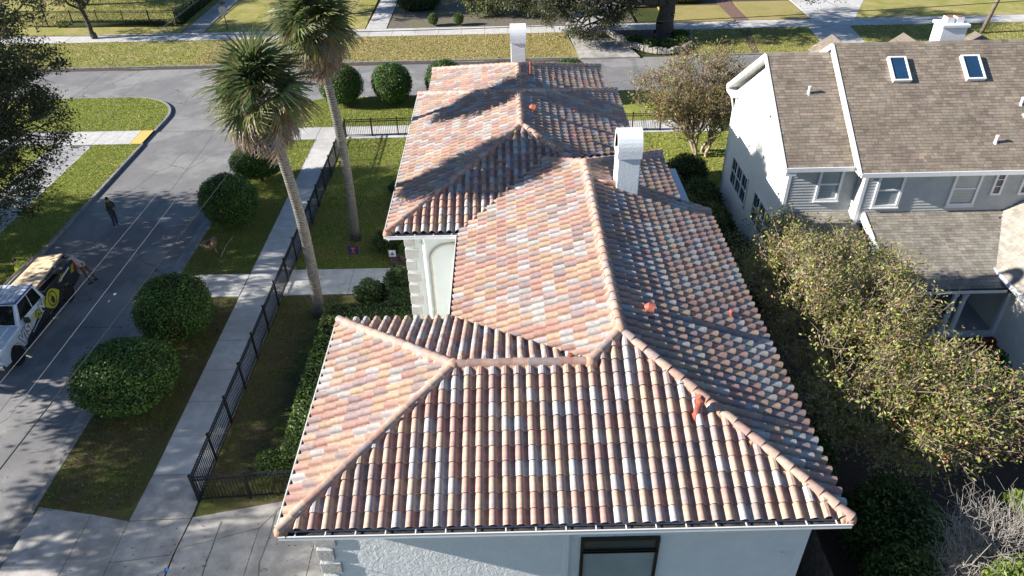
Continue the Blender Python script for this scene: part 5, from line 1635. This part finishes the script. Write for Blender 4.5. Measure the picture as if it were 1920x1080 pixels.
# wrap graphics on the side that faces the house (reads front to rear)
XS = .983
def decal(name, yz, m, lift=.004):
    b = MB(); b.face([TM @ Vector((XS+lift, y, z)) for y, z in yz]); return tpart(b, name, m)
decal('lower_wrap', [(1.60, .45), (3.83, .45), (3.83, 1.12), (3.2, 1.02), (2.3, .70), (1.75, .60)], 'truck_char', .010)
decal('stripe', [(1.45, .90), (2.0, .98), (3.84, 1.20), (3.84, 1.16), (2.0, .94)], 'truck_yellow', .012)
def eye(cy, cz, a, h, lift):
    top = [(cy-a+2*a*k/10, cz+h*math.sin(math.pi*k/10)) for k in range(11)]
    bot = [(cy+a-2*a*k/10, cz-h*math.sin(math.pi*k/10)) for k in range(1, 10)]
    decal('eye_emblem', top+bot, 'truck_char', lift)
    top = [(cy-a*.93+1.86*a*k/10, cz+h*.90*math.sin(math.pi*k/10)) for k in range(11)]
    bot = [(cy+a*.93-1.86*a*k/10, cz-h*.90*math.sin(math.pi*k/10)) for k in range(1, 10)]
    decal('eye_emblem', top+bot, 'truck_yellow', lift+.003)
    decal('eye_ring', [(cy+h*.72*math.cos(6.283*k/20), cz+h*.72*math.sin(6.283*k/20)) for k in range(20)], 'truck_char', lift+.006)
    decal('eye_disc', [(cy+h*.60*math.cos(6.283*k/20), cz+h*.60*math.sin(6.283*k/20)) for k in range(20)], 'truck_yellow', lift+.009)
    r = h*.60
    decal('hand_mark', [(cy-.30*r, cz-.75*r), (cy+.32*r, cz-.75*r), (cy+.45*r, cz-.1*r), (cy+.45*r, cz+.15*r), (cy+.28*r, cz+.2*r), (cy+.24*r, cz+.1*r), (cy+.2*r, cz+.35*r), (cy+.05*r, cz+.35*r), (cy+.02*r, cz+.75*r), (cy-.16*r, cz+.75*r), (cy-.2*r, cz+.05*r), (cy-.45*r, cz+.2*r), (cy-.55*r, cz+.1*r)], 'truck_char', lift+.012)
eye(4.10, .93, .68, .45, .030)
for k in range(3):
    decal('slash', [(4.88+k*.10, 1.18-k*.03), (5.30+k*.10, 1.38-k*.035), (5.36+k*.10, 1.38-k*.035), (4.95+k*.10, 1.17-k*.03)], 'truck_yellow', .010)
    decal('slash', [(3.55+k*.10, .50+k*.02), (3.95+k*.07, .62+k*.02), (4.00+k*.07, .60+k*.02), (3.62+k*.10, .48+k*.02)], 'truck_yellow', .013)
    decal('slash', [(5.95+k*.09, .98), (6.15+k*.09, 1.28), (6.20+k*.09, 1.28), (6.00+k*.09, .98)], 'truck_yellow', .010)
def lettering(body, y, z, size, m, offset=0.0, lift=.02, slant=.22, shear=.18):
    cu = bpy.data.curves.new('lettering', 'FONT'); cu.body = body; cu.size = size; cu.offset = offset; cu.shear = shear; cu.resolution_u = 3
    cu.space_character = 1.05
    o = bpy.data.objects.new('lettering', cu); COL.objects.link(o)
    bpy.context.view_layer.update()
    me = bpy.data.meshes.new_from_object(o.evaluated_get(bpy.context.evaluated_depsgraph_get()))
    bpy.data.objects.remove(o); bpy.data.curves.remove(cu)
    M = TM @ Matrix.Translation((XS+lift, y, z)) @ Matrix(((0, 0, 1, 0), (1, 0, 0, 0), (0, 1, 0, 0), (0, 0, 0, 1))) @ Matrix.Rotation(slant, 4, 'Z')
    me.transform(M)
    me.materials.clear(); me.materials.append(MT[m])
    o = bpy.data.objects.new('lettering', me); link(o); adopt(o, truck)
    w = max(v.co.y for v in me.vertices)
    return o
lettering('VISI', 1.38, .56, .56, 'truck_char', .045, .016); lettering('VISI', 1.38, .56, .56, 'decal_white', .022, .022)
eye(2.92, .98, .24, .20, .024)
lettering('N', 3.14, .86, .50, 'truck_char', .045, .016); lettering('N', 3.14, .86, .50, 'decal_white', .022, .022)
for k in range(3):
    decal('stripe', [(2.3, .93+k*.09), (3.82, 1.06+k*.075), (3.82, 1.10+k*.075), (2.3, .95+k*.09)], 'truck_yellow', .013)
for k in range(9):
    y = 2.2+k*.13; z = .56+k*.031
    decal('small_lettering', [(y, z), (y+.09, z+.02), (y+.09, z+.075), (y, z+.055)], 'decal_white', .016)
for k in range(9):
    y = 5.02+k*.11; z = 1.20+k*.012
    if 4.9 < y < 6.3: decal('small_lettering', [(y, z-.06), (y+.075, z-.05), (y+.085, z+.04), (y+.01, z+.03)], 'decal_white', .014)

# plywood sheets lying over the bed
b = MB()
PM = TM @ Matrix.Translation((-.08, 3.95, 1.40)) @ Matrix.Rotation(rad(3), 4, 'X') @ Matrix.Rotation(rad(-5), 4, 'Y')
for k in range(3):
    b.box(-.70+random.uniform(-.02, .02), .66+random.uniform(-.02, .02), 0, 2.60, k*.021, k*.021+.018, M=PM)
b.build('plywood_stack', 'ply', label='tan plywood sheets lying across the truck bed', cat='plywood')
b = MB(); b.bar(TM @ Vector((.62, 3.95, 1.47)), TM @ Vector((.78, 6.5, 1.50)), .12, .05); b.build('timber', 'wood_fence', label='grey timber board resting on the near bed rail', cat='timber')
b = MB(); b.bar(TM @ Vector((-1.05, 3.8, 1.43)), TM @ Vector((-.72, 6.5, 1.60)), .12, .05); b.build('timber', 'wood_fence', label='grey timber board resting on the far bed rail', cat='timber')

# ================================================================== PEOPLE
MT['skin'] = plain('skin', (.42, .25, .17), .6)
MT['hair'] = plain('hair', (.018, .013, .010), .7)
MT['jacket'] = plain('jacket', (.030, .038, .020), .8)
MT['jeans'] = plain('jeans', (.035, .05, .10), .85)
MT['shirt'] = plain('tan_shirt', (.52, .42, .36), .8)
MT['khaki'] = plain('brown_trousers', (.16, .095, .06), .85)
MT['hivis'] = plain('hivis', (.62, .75, .05), .7)
MT['shoe_dark'] = plain('dark_shoe', (.02, .018, .016), .7)
MT['shoe_light'] = plain('pale_shoe', (.5, .46, .42), .7)
MT['eye'] = plain('eye', (.02, .02, .02), .3)

def person(label, J, mats, face_dir, group=None, bulk=1.0, hairlen=.0):
    """J: joint name -> world position. One skinned body mesh, head and hair as children."""
    t = thing('person', label, 'person', (J['pelvis'][0], J['pelvis'][1], min(J['ankle_l'][2], J['ankle_r'][2])-.08), group)
    V, E, R, G = [], [], [], []
    idx = {}
    def add(name, p, r):
        idx[name] = len(V); V.append(Vector(p)); R.append(r); return idx[name]
    def edge(a, b, g): E.append((idx[a], idx[b])); G.append(g)
    P = {k: Vector(v) for k, v in J.items()}
    add('pelvis', P['pelvis'], .155*bulk)
    add('waist', P['pelvis'].lerp(P['chest'], .5), .145*bulk); add('chest', P['chest'], .165*bulk); add('neck', P['neck'], .06); add('neck2', P['neck'].lerp(P['head'], .45), .058)
    edge('pelvis', 'waist', 'top'); edge('waist', 'chest', 'top'); edge('chest', 'neck', 'top'); edge('neck', 'neck2', 'skin')
    for s in 'lr':
        add('sh'+s, P['shoulder_'+s], .075*bulk); add('el'+s, P['elbow_'+s], .052*bulk); add('wr'+s, P['wrist_'+s], .036)
        edge('chest', 'sh'+s, 'top'); edge('sh'+s, 'el'+s, 'top'); edge('el'+s, 'wr'+s, 'fore')
        d = (P['wrist_'+s]-P['elbow_'+s]).normalized(); n = d.cross(Vector((0, 0, 1)))
        n = n.normalized() if n.length > .1 else Vector((1, 0, 0)); m = d.cross(n)
        add('palm'+s, P['wrist_'+s]+d*.08, .034); edge('wr'+s, 'palm'+s, 'skin')
        for k, (o, L) in enumerate(((-.030, .075), (-.010, .088), (.010, .082), (.030, .065))):
            a = P['wrist_'+s]+d*.09+n*o
            add('f%d%s' % (k, s), a+d*L*.55, .010); add('g%d%s' % (k, s), a+d*L*.85-m*.03, .008)
            edge('palm'+s, 'f%d%s' % (k, s), 'skin'); edge('f%d%s' % (k, s), 'g%d%s' % (k, s), 'skin')
        add('t'+s, P['wrist_'+s]+d*.07-n*.05, .011); edge('wr'+s, 't'+s, 'skin')
        add('hip'+s, P['hip_'+s], .105*bulk); add('kn'+s, P['knee_'+s], .066*bulk); add('cf'+s, P['knee_'+s].lerp(P['ankle_'+s], .35), .062*bulk); add('an'+s, P['ankle_'+s], .046)
        add('toe'+s, P['toe_'+s], .042); add('heel'+s, P['ankle_'+s]-(P['toe_'+s]-P['ankle_'+s])*.25+Vector((0, 0, -.05)), .040)
        edge('pelvis', 'hip'+s, 'pants'); edge('hip'+s, 'kn'+s, 'pants'); edge('kn'+s, 'cf'+s, 'pants'); edge('cf'+s, 'an'+s, 'pants'); edge('an'+s, 'toe'+s, 'shoe'); edge('an'+s, 'heel'+s, 'shoe')
    me = bpy.data.meshes.new('body'); me.from_pydata([tuple(v) for v in V], E, [])
    o = bpy.data.objects.new('body', me); COL.objects.link(o)
    mod = o.modifiers.new('skin', 'SKIN'); mod.use_smooth_shade = True
    for k, sv in enumerate(me.skin_vertices[0].data):
        sv.radius = (R[k], R[k]); sv.use_root = (k == 0)
    sub = o.modifiers.new('sub', 'SUBSURF'); sub.levels = 1; sub.render_levels = 1
    bpy.context.view_layer.update()
    m2 = bpy.data.meshes.new_from_object(o.evaluated_get(bpy.context.evaluated_depsgraph_get()))
    bpy.data.objects.remove(o)
    order = ['top', 'fore', 'pants', 'shoe', 'skin']
    m2.materials.clear()
    for g in order: m2.materials.append(MT[mats[g]])
    for f in m2.polygons:
        best, bd = 0, 1e9
        for (a, b_), g in zip(E, G):
            p, q = V[a], V[b_]; d = q-p
            tt = max(0, min(1, (f.center-p).dot(d)/max(d.length_squared, 1e-9)))
            dist = (f.center-p-d*tt).length/max(.03, R[a]+(R[b_]-R[a])*tt)
            if dist < bd: bd, best = dist, order.index(g)
        f.material_index = best; f.use_smooth = True
    ob = bpy.data.objects.new('body', m2); link(ob); adopt(ob, t)
    # head
    hd = P['head']; z = (P['head']-P['neck']).normalized(); y = Vector(face_dir).normalized(); y = (y-z*y.dot(z)).normalized(); x = y.cross(z)
    H = Matrix((x, y, z)).transposed().to_4x4(); H.translation = hd
    b = MB()
    b.lathe([(.02, -.125), (.050, -.115), (.066, -.08), (.074, -.03), (.078, .02), (.074, .07), (.055, .105), (.02, .122)], 14, M=H @ Matrix.Diagonal((1, 1.18, 1, 1)))
    b.poly([(-.014, .083, -.035), (.014, .083, -.035), (0, .112, -.03), (0, .088, .015)], [(0, 1, 2), (0, 2, 3), (1, 3, 2)], M=H)
    for s in (-1, 1): b.box(.072*s-.008, .072*s+.008, -.02, .02, -.03, .03, M=H)
    ho = b.build('head', mats['skin'], t, smooth=True)
    b = MB()
    for s in (-1, 1): b.box(.028*s-.011, .028*s+.011, .082, .092, .005, .017, M=H)
    b.build('eyes', 'eye', ho)
    b = MB(); b.box(-.022, .022, .078, .09, -.066, -.058, M=H); b.build('mouth', 'lamp_red', ho)
    b = MB(); b.lathe([(.084, .02), (.086, .05), (.080, .09), (.058, .122), (.02, .136)], 14, M=H @ Matrix.Translation((0, -.012, 0)) @ Matrix.Diagonal((1, 1.16, 1, 1)))
    b.box(-.066, .066, -.098, -.045, -.05, .05, M=H)
    b.build('hair', 'hair', t, smooth=True)
    return t
RZ = ROAD_Z
def standing(x, y, a, arms):
    """upright figure; a = facing angle; arms: offsets (side, forward, up) of elbow and wrist"""
    f = Vector((math.cos(a), math.sin(a), 0)); s = Vector((f.y, -f.x, 0)); o = Vector((x, y, RZ))
    W = lambda si, fo, z: tuple(o+s*si+f*fo+Vector((0, 0, z)))
    J = dict(pelvis=W(0, 0, .97), chest=W(0, .0, 1.32), neck=W(0, .0, 1.50), head=W(0, .03, 1.66))
    for n, q in (('l', -1), ('r', 1)):
        J['shoulder_'+n] = W(.20*q, 0, 1.42); J['hip_'+n] = W(.10*q, 0, .90); J['knee_'+n] = W(.11*q, .03, .50); J['ankle_'+n] = W(.12*q, -.02, .09); J['toe_'+n] = W(.14*q, .16, .045)
        J['elbow_'+n] = W(arms[0][0]*q, arms[0][1], arms[0][2]); J['wrist_'+n] = W(arms[1][0]*q, arms[1][1], arms[1][2])
    return J, f
J, f = standing(-21.2, 34.55, rad(-12), ((.29, .04, 1.15), (.12, .25, 1.16)))
person('man in dark green jacket and jeans standing in the street', J, dict(top='jacket', fore='jacket', pants='jeans', shoe='shoe_light', skin='skin'), f, bulk=1.12)
J = dict(pelvis=(-20.33, 29.30, .90), chest=(-20.62, 29.22, 1.22), neck=(-20.78, 29.20, 1.34), head=(-20.92, 29.18, 1.38),
         shoulder_l=(-20.74, 29.02, 1.32), elbow_l=(-20.98, 28.98, 1.42), wrist_l=(-21.18, 29.02, 1.50), shoulder_r=(-20.70, 29.42, 1.30), elbow_r=(-20.95, 29.42, 1.40), wrist_r=(-21.15, 29.30, 1.50),
         hip_l=(-20.30, 29.20, .84), knee_l=(-20.22, 29.15, .42), ankle_l=(-20.08, 29.12, -.03), toe_l=(-20.26, 29.10, -.075), hip_r=(-20.28, 29.40, .84), knee_r=(-20.14, 29.42, .42), ankle_r=(-19.96, 29.42, -.03), toe_r=(-20.14, 29.42, -.075))
person('man in tan shirt and brown trousers leaning onto the truck tailgate', J, dict(top='shirt', fore='skin', pants='khaki', shoe='shoe_dark', skin='skin'), (-1, 0, -.6), bulk=1.08)
J, f = standing(-22.95, 28.75, rad(20), ((.26, .18, 1.22), (.20, .45, 1.38)))
person('worker in yellow high visibility top on the far side of the truck', J, dict(top='hivis', fore='skin', pants='jeans', shoe='shoe_dark', skin='skin'), f)

# ================================================================== WIRES, POLE, SIGNS, SMALL THINGS
def wire(label, p, q, sag, r, m, n=24):
    p, q = Vector(p), Vector(q)
    pts = [p.lerp(q, k/n)+Vector((0, 0, -sag*4*(k/n)*(1-k/n))) for k in range(n+1)]
    MB().tube(pts, r, 5).build('power_line', m, label=label, cat='wire', group='overhead wires')
wire('bright overhead wire, left of the two over the truck', (-12.5, 2, 8.15), (-11.5, 60, 8.15), .15, .0045, 'wire_bright')
wire('bright overhead wire, right of the two over the truck', (-11.55, 2, 8.15), (-11.0, 60, 8.15), .15, .0045, 'wire_bright')
wire('thick black overhead cable crossing the nearest round shrub', (-11.2, 2, 8.2), (-8.4, 60, 8.2), .2, .016, 'wire')
wire('thin overhead wire crossing the island lawn, right one', (-17.6, 10, 8.1), (-16.6, 75, 8.1), .1, .004, 'wire_bright')
wire('thin overhead wire crossing the island lawn, left one', (-19.7, 10, 8.1), (-19.0, 75, 8.1), .1, .004, 'wire_bright')
wire('thin overhead wire in front of the dark oak', (-20.9, 5, 7.4), (-20.4, 60, 7.4), .1, .004, 'wire_bright')
wire('black overhead cable above the cross street', (-70, 45.5, 8.6), (60, 45.5, 9.5), 2.3, .022, 'wire', 60)
pl = MB().tube([(41.2, 64.3, -.2), (41.9, 64.3, 4), (42.8, 64.2, 9.5)], [.18, .16, .13], 12)
pl.build('utility_pole', 'pole', label='leaning wooden utility pole at the upper right edge', cat='pole', smooth=True)

sg = thing('stop_sign', 'back of an octagonal road sign with street name plates on a post', 'sign', (-25.85, 70.1, 0))
MT['sign_grey'] = plain('sign_back', (.42, .45, .48), .4, .6)
MT['sign_green'] = plain('street_name_plate', (.02, .05, .03), .5)
MB().box(-25.88, -25.82, 70.07, 70.13, 0, 2.5).build('post', 'black', sg)
oc = [(-25.85+.42*math.cos(rad(22.5+45*k)), 1.75+.42*math.sin(rad(22.5+45*k))) for k in range(8)]
b = MB(); n8 = 8
b.poly([(x, 70.035, z) for x, z in oc]+[(x, 70.05, z) for x, z in oc], [tuple(range(8)), tuple(range(15, 7, -1))]+[(i, 8+i, 8+(i+1) % 8, (i+1) % 8) for i in range(8)])
b.build('panel', 'sign_grey', sg)
MB().box(-26.2, -25.5, 70.09, 70.11, 2.32, 2.5).build('name_plate', 'sign_green', sg)
MB().box(-25.86, -25.84, 69.8, 70.4, 2.52, 2.70).build('name_plate', 'sign_green', sg)

MT['purple'] = plain('sign_purple', (.06, .03, .20), .6); MT['orange'] = plain('sign_orange', (.75, .20, .03), .6); MT['blue'] = plain('sign_blue', (.03, .09, .30), .5)
ys_ = thing('yard_sign', 'small purple yard sign with orange emblem on the lawn', 'sign', (-7.8, 30.95, 0))
MB().box(-8.06, -7.54, 30.94, 30.96, .12, .55).build('panel', 'purple', ys_)
MB().box(-7.92, -7.68, 30.932, 30.939, .42, .48).box(-7.83, -7.77, 30.932, 30.939, .22, .42).box(-7.90, -7.70, 30.932, 30.939, .19, .23).build('emblem', 'orange', ys_)
MB().box(-8.0, -7.98, 30.945, 30.955, 0, .12).box(-7.62, -7.60, 30.945, 30.955, 0, .12).build('stakes', 'black', ys_)
ss = thing('security_sign', 'small white and blue sign on a stake beside the front walk', 'sign', (-5.7, 29.95, 0))
b = MB(); b.prism([(-.17, -.01), (.17, -.01), (.17, .01), (-.17, .01)], .55, .90, M=Matrix.Translation((-5.7, 29.95, 0))); b.build('panel', 'trim', ss)
MB().face([(-5.80, 29.937, .64), (-5.60, 29.937, .64), (-5.70, 29.937, .82)]).build('mark', 'blue', ss)
MB().box(-5.71, -5.69, 29.94, 29.96, 0, .55).build('stake', 'black', ss)
MT['pot'] = noisy('pot_clay', (.16, .12, .10), (.24, .18, .15), 6)
pt = thing('potted_plant', 'round clipped plant in a clay pot at the entry', 'plant', (-5.1, 30.3, 0))
MB().lathe([(.20, 0), (.30, .35), (.34, .38), (.34, .44), (.28, .44)], 16, M=Matrix.Translation((-5.1, 30.3, 0))).build('pot', 'pot', pt)
o = bpy.data.objects.new('foliage', GL[0][0]); link(o, pt); o.location = (0, 0, .72); o.scale = (.38, .38, .36)
MT['steel'] = plain('grey_blue_box', (.30, .36, .42), .5)
b = MB().box(-4.35, -3.75, 25.3, 26.6, 0, .95).box(-4.40, -3.70, 25.25, 26.65, .95, 1.02); b.build('utility_box', 'steel', label='grey blue metal cabinet at the foot of the stepped corner', cat='cabinet', bevel=.02)
b = MB().box(-4.55, -3.95, 31.4, 32.0, 0, .9).box(-4.62, -3.88, 31.33, 32.07, .9, .97); b.build('pedestal', 'steel', label='pale square pedestal under the middle roof corner', cat='pedestal', bevel=.02)
b = MB().box(-5.9, -4.0, 30.05, 31.0, 0, .12); b.build('entry_step', 'redbrickpath', label='low brick step at the end of the front walk', cat='step')
MT['bluemark'] = plain('blue_marker', (.06, .22, .55), .5)
MB().lathe([(.06, 0), (.06, .10), (.03, .14)], 8, M=Matrix.Translation((-10.72, 13.42, .01))).build('marker_cap', 'bluemark', label='small blue marker on the driveway joint at the bottom edge', cat='marker')
sp_ = thing('dry_sapling', 'dried orange palm seedling with bent stick on the verge', 'plant', (-14.75, 31.4, 0))
MB().tube([(-14.75, 31.4, 0), (-14.8, 31.35, .35), (-14.95, 31.3, .7)], [.04, .035, .03], 6).tube([(-14.5, 31.1, 0), (-14.2, 31.3, .5), (-13.9, 31.7, .8)], [.03, .025, .015], 6).build('stem', 'bark_crepe', sp_)
MT_or = frond_mesh(77, (.40, .24, .13), .5, .32, .10, 14)
for k in range(7):
    o = bpy.data.objects.new('frond', MT_or); link(o, sp_); o.location = (-.2, -.1, .68); o.rotation_euler = (rad(random.uniform(20, 70)), 0, k*.9)
# potted plant on the brick patio
pp = thing('potted_plant', 'bright leafy plant beside a white pot on the brick patio', 'plant', (18.6, 21.2, 0))
rng = np.random.default_rng(5)
q, u = inside_ell(rng, 900, (18.6, 21.2, .75), (.55, .55, .55), .3)
V, F, c = leaf_faces(q, .20, .09, rng, [(.06, .15, .03), (.09, .20, .04), (.05, .11, .025)], None, .3, u)
np_obj('foliage', np_mesh('foliage', V, F, ['leaf_gloss'], c), pp)
MB().lathe([(.16, 0), (.22, .35), (.22, .40)], 14, M=Matrix.Translation((18.6, 21.2, .04))).build('pot', 'pot', pp)
MB().lathe([(.10, 0), (.14, .08), (.15, .22), (.10, .30), (.03, .32)], 14, M=Matrix.Translation((18.95, 21.0, .62))).build('lantern', 'trim', pp)
# porch steps of the far house
b = MB().box(-41, -37.5, 84, 86, 0, 1.1).box(-40, -38, 83.4, 84, 0, .7).box(-40, -38, 82.8, 83.4, 0, .35)
b.build('far_porch', 'trim', label='white porch steps at the very top left edge', cat='porch')

# ================================================================== GRASS AND FALLEN LEAVES
def scatter(name, rects, dens, h, w, pal, seed, label, weights=None, z=0.0, flat=False, keep=None):
    rng = np.random.default_rng(seed)
    P = []
    for x0, x1, y0, y1 in rects:
        n = int((x1-x0)*(y1-y0)*dens)
        m_ = 0 if flat else .13
        P.append(np.stack([rng.uniform(x0-m_, x1+m_, n), rng.uniform(y0-m_, y1+m_, n), np.full(n, z)], 1))
    P = np.concatenate(P)
    if keep is not None: P = P[keep(P)]
    fr = rng.normal(size=(6, 2))*1.1; ph = rng.uniform(0, 6.28, 6)
    pat = sum(np.sin(P[:, :2]@fr[k]+ph[k]) for k in range(6))/6
    P = P[rng.uniform(size=len(P)) < .55+.6*pat] if flat else P
    n = len(P)
    pal = np.array(pal)
    col = pal[rng.choice(len(pal), n, p=weights)]*rng.uniform(.75, 1.25, (n, 1))
    if flat:
        V, F, _ = leaf_faces(P+np.array([0, 0, .015]), h, w, rng, [(1, 1, 1)], None, 3.0)
    else:
        a = rng.uniform(0, 6.28, n); d = np.stack([np.cos(a), np.sin(a), np.zeros(n)], 1)
        lean = rng.normal(size=(n, 3))*.45; lean[:, 2] = 1
        hh = h*rng.uniform(.5, 1.3, (n, 1))
        V = np.stack([P-d*w, P+d*w, P+lean*hh], 1).reshape(-1, 3)
        F = np.arange(3*n).reshape(n, 3)
    np_obj(name, np_mesh(name, V, F, ['leaf'], col), None, label=label, cat='grass' if not flat else 'leaves', kind='stuff')
scatter('grass', [(-34, -28, 47.3, 53.2), (-28, -24.1, 47.3, 53.2), (-27, -24.1, 28, 44.8), (-33, -29.9, 30, 44.8)], 330, .075, .020, [(0.25, 0.319, 0.05), (0.35, 0.4, 0.081), (0.175, 0.237, 0.037), (0.45, 0.425, 0.15)], 201, 'bright green grass of the corner island and west strip', keep=lambda P: (P[:, 0] < -28) | (P[:, 1] < 49.3) | (np.hypot(P[:, 0]+28, P[:, 1]-49.3) < 3.9))
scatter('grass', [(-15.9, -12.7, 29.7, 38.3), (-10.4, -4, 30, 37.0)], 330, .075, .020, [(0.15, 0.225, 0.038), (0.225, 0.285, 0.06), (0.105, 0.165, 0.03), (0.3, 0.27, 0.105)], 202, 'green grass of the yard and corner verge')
scatter('grass', [(-15.9, -12.7, 37.6, 44.9), (-10.4, -4, 36.2, 44.9), (-15.2, -4, 47.2, 52.2)], 330, .075, .020, [(.22, .28, .05), (.30, .34, .08), (.16, .21, .04), (.38, .35, .13)], 208, 'grass of the front yard and corner verge, coloured brighter as if in sun', keep=lambda P: (P[:, 0] > -12.5) | (P[:, 1] < 48.9) | (np.hypot(P[:, 0]+12.5, P[:, 1]-48.9) < 3.4))
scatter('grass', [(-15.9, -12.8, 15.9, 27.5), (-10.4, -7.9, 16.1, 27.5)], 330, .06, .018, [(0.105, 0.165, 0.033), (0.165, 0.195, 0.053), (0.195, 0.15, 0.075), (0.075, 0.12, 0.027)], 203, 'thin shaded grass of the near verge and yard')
scatter('grass', [(-25.7, 5.3, 60.4, 66.9)], 90, .09, .035, [(0.325, 0.263, 0.1), (0.425, 0.338, 0.15), (0.237, 0.25, 0.062), (0.5, 0.413, 0.213)], 204, 'dry tan grass strip across the cross street')
scatter('grass', [(-45, -25.9, 60.4, 66.9), (-45, -31.3, 72.5, 84), (15.5, 26.3, 60.5, 67), (31, 55, 60.5, 67.1), (8, 14, 37.5, 44.8)], 80, .09, .035, [(0.203, 0.257, 0.047), (0.297, 0.324, 0.081), (0.149, 0.189, 0.041), (0.378, 0.324, 0.121)], 205, 'greener grass of the far verges and lawns')
scatter('fallen_leaves', [(-15.9, -12.8, 16, 27.4)], 26, .085, .05, [(.20, .13, .07), (.30, .21, .12), (.13, .085, .05), (.36, .30, .20)], 206, 'brown fallen leaves on the near verge', flat=True, z=.01)
scatter('fallen_leaves', [(-16.7, -16.1, 14, 50), (-10.4, -8, 16.2, 30), (-16, -4.5, 9, 15.5)], 5, .08, .045, [(.20, .13, .07), (.30, .21, .12), (.13, .085, .05)], 207, 'sparse fallen leaves along the gutter and driveway', flat=True, z=.02)




scatter('fallen_leaves', [(-23.8, -16.7, 8, 51), (-23.8, -21.5, 20, 40)], 1.6, .075, .04, [(.20, .13, .07), (.30, .22, .13), (.12, .08, .05)], 209, 'scattered fallen leaves and grit on the side street', flat=True, z=ROAD_Z)
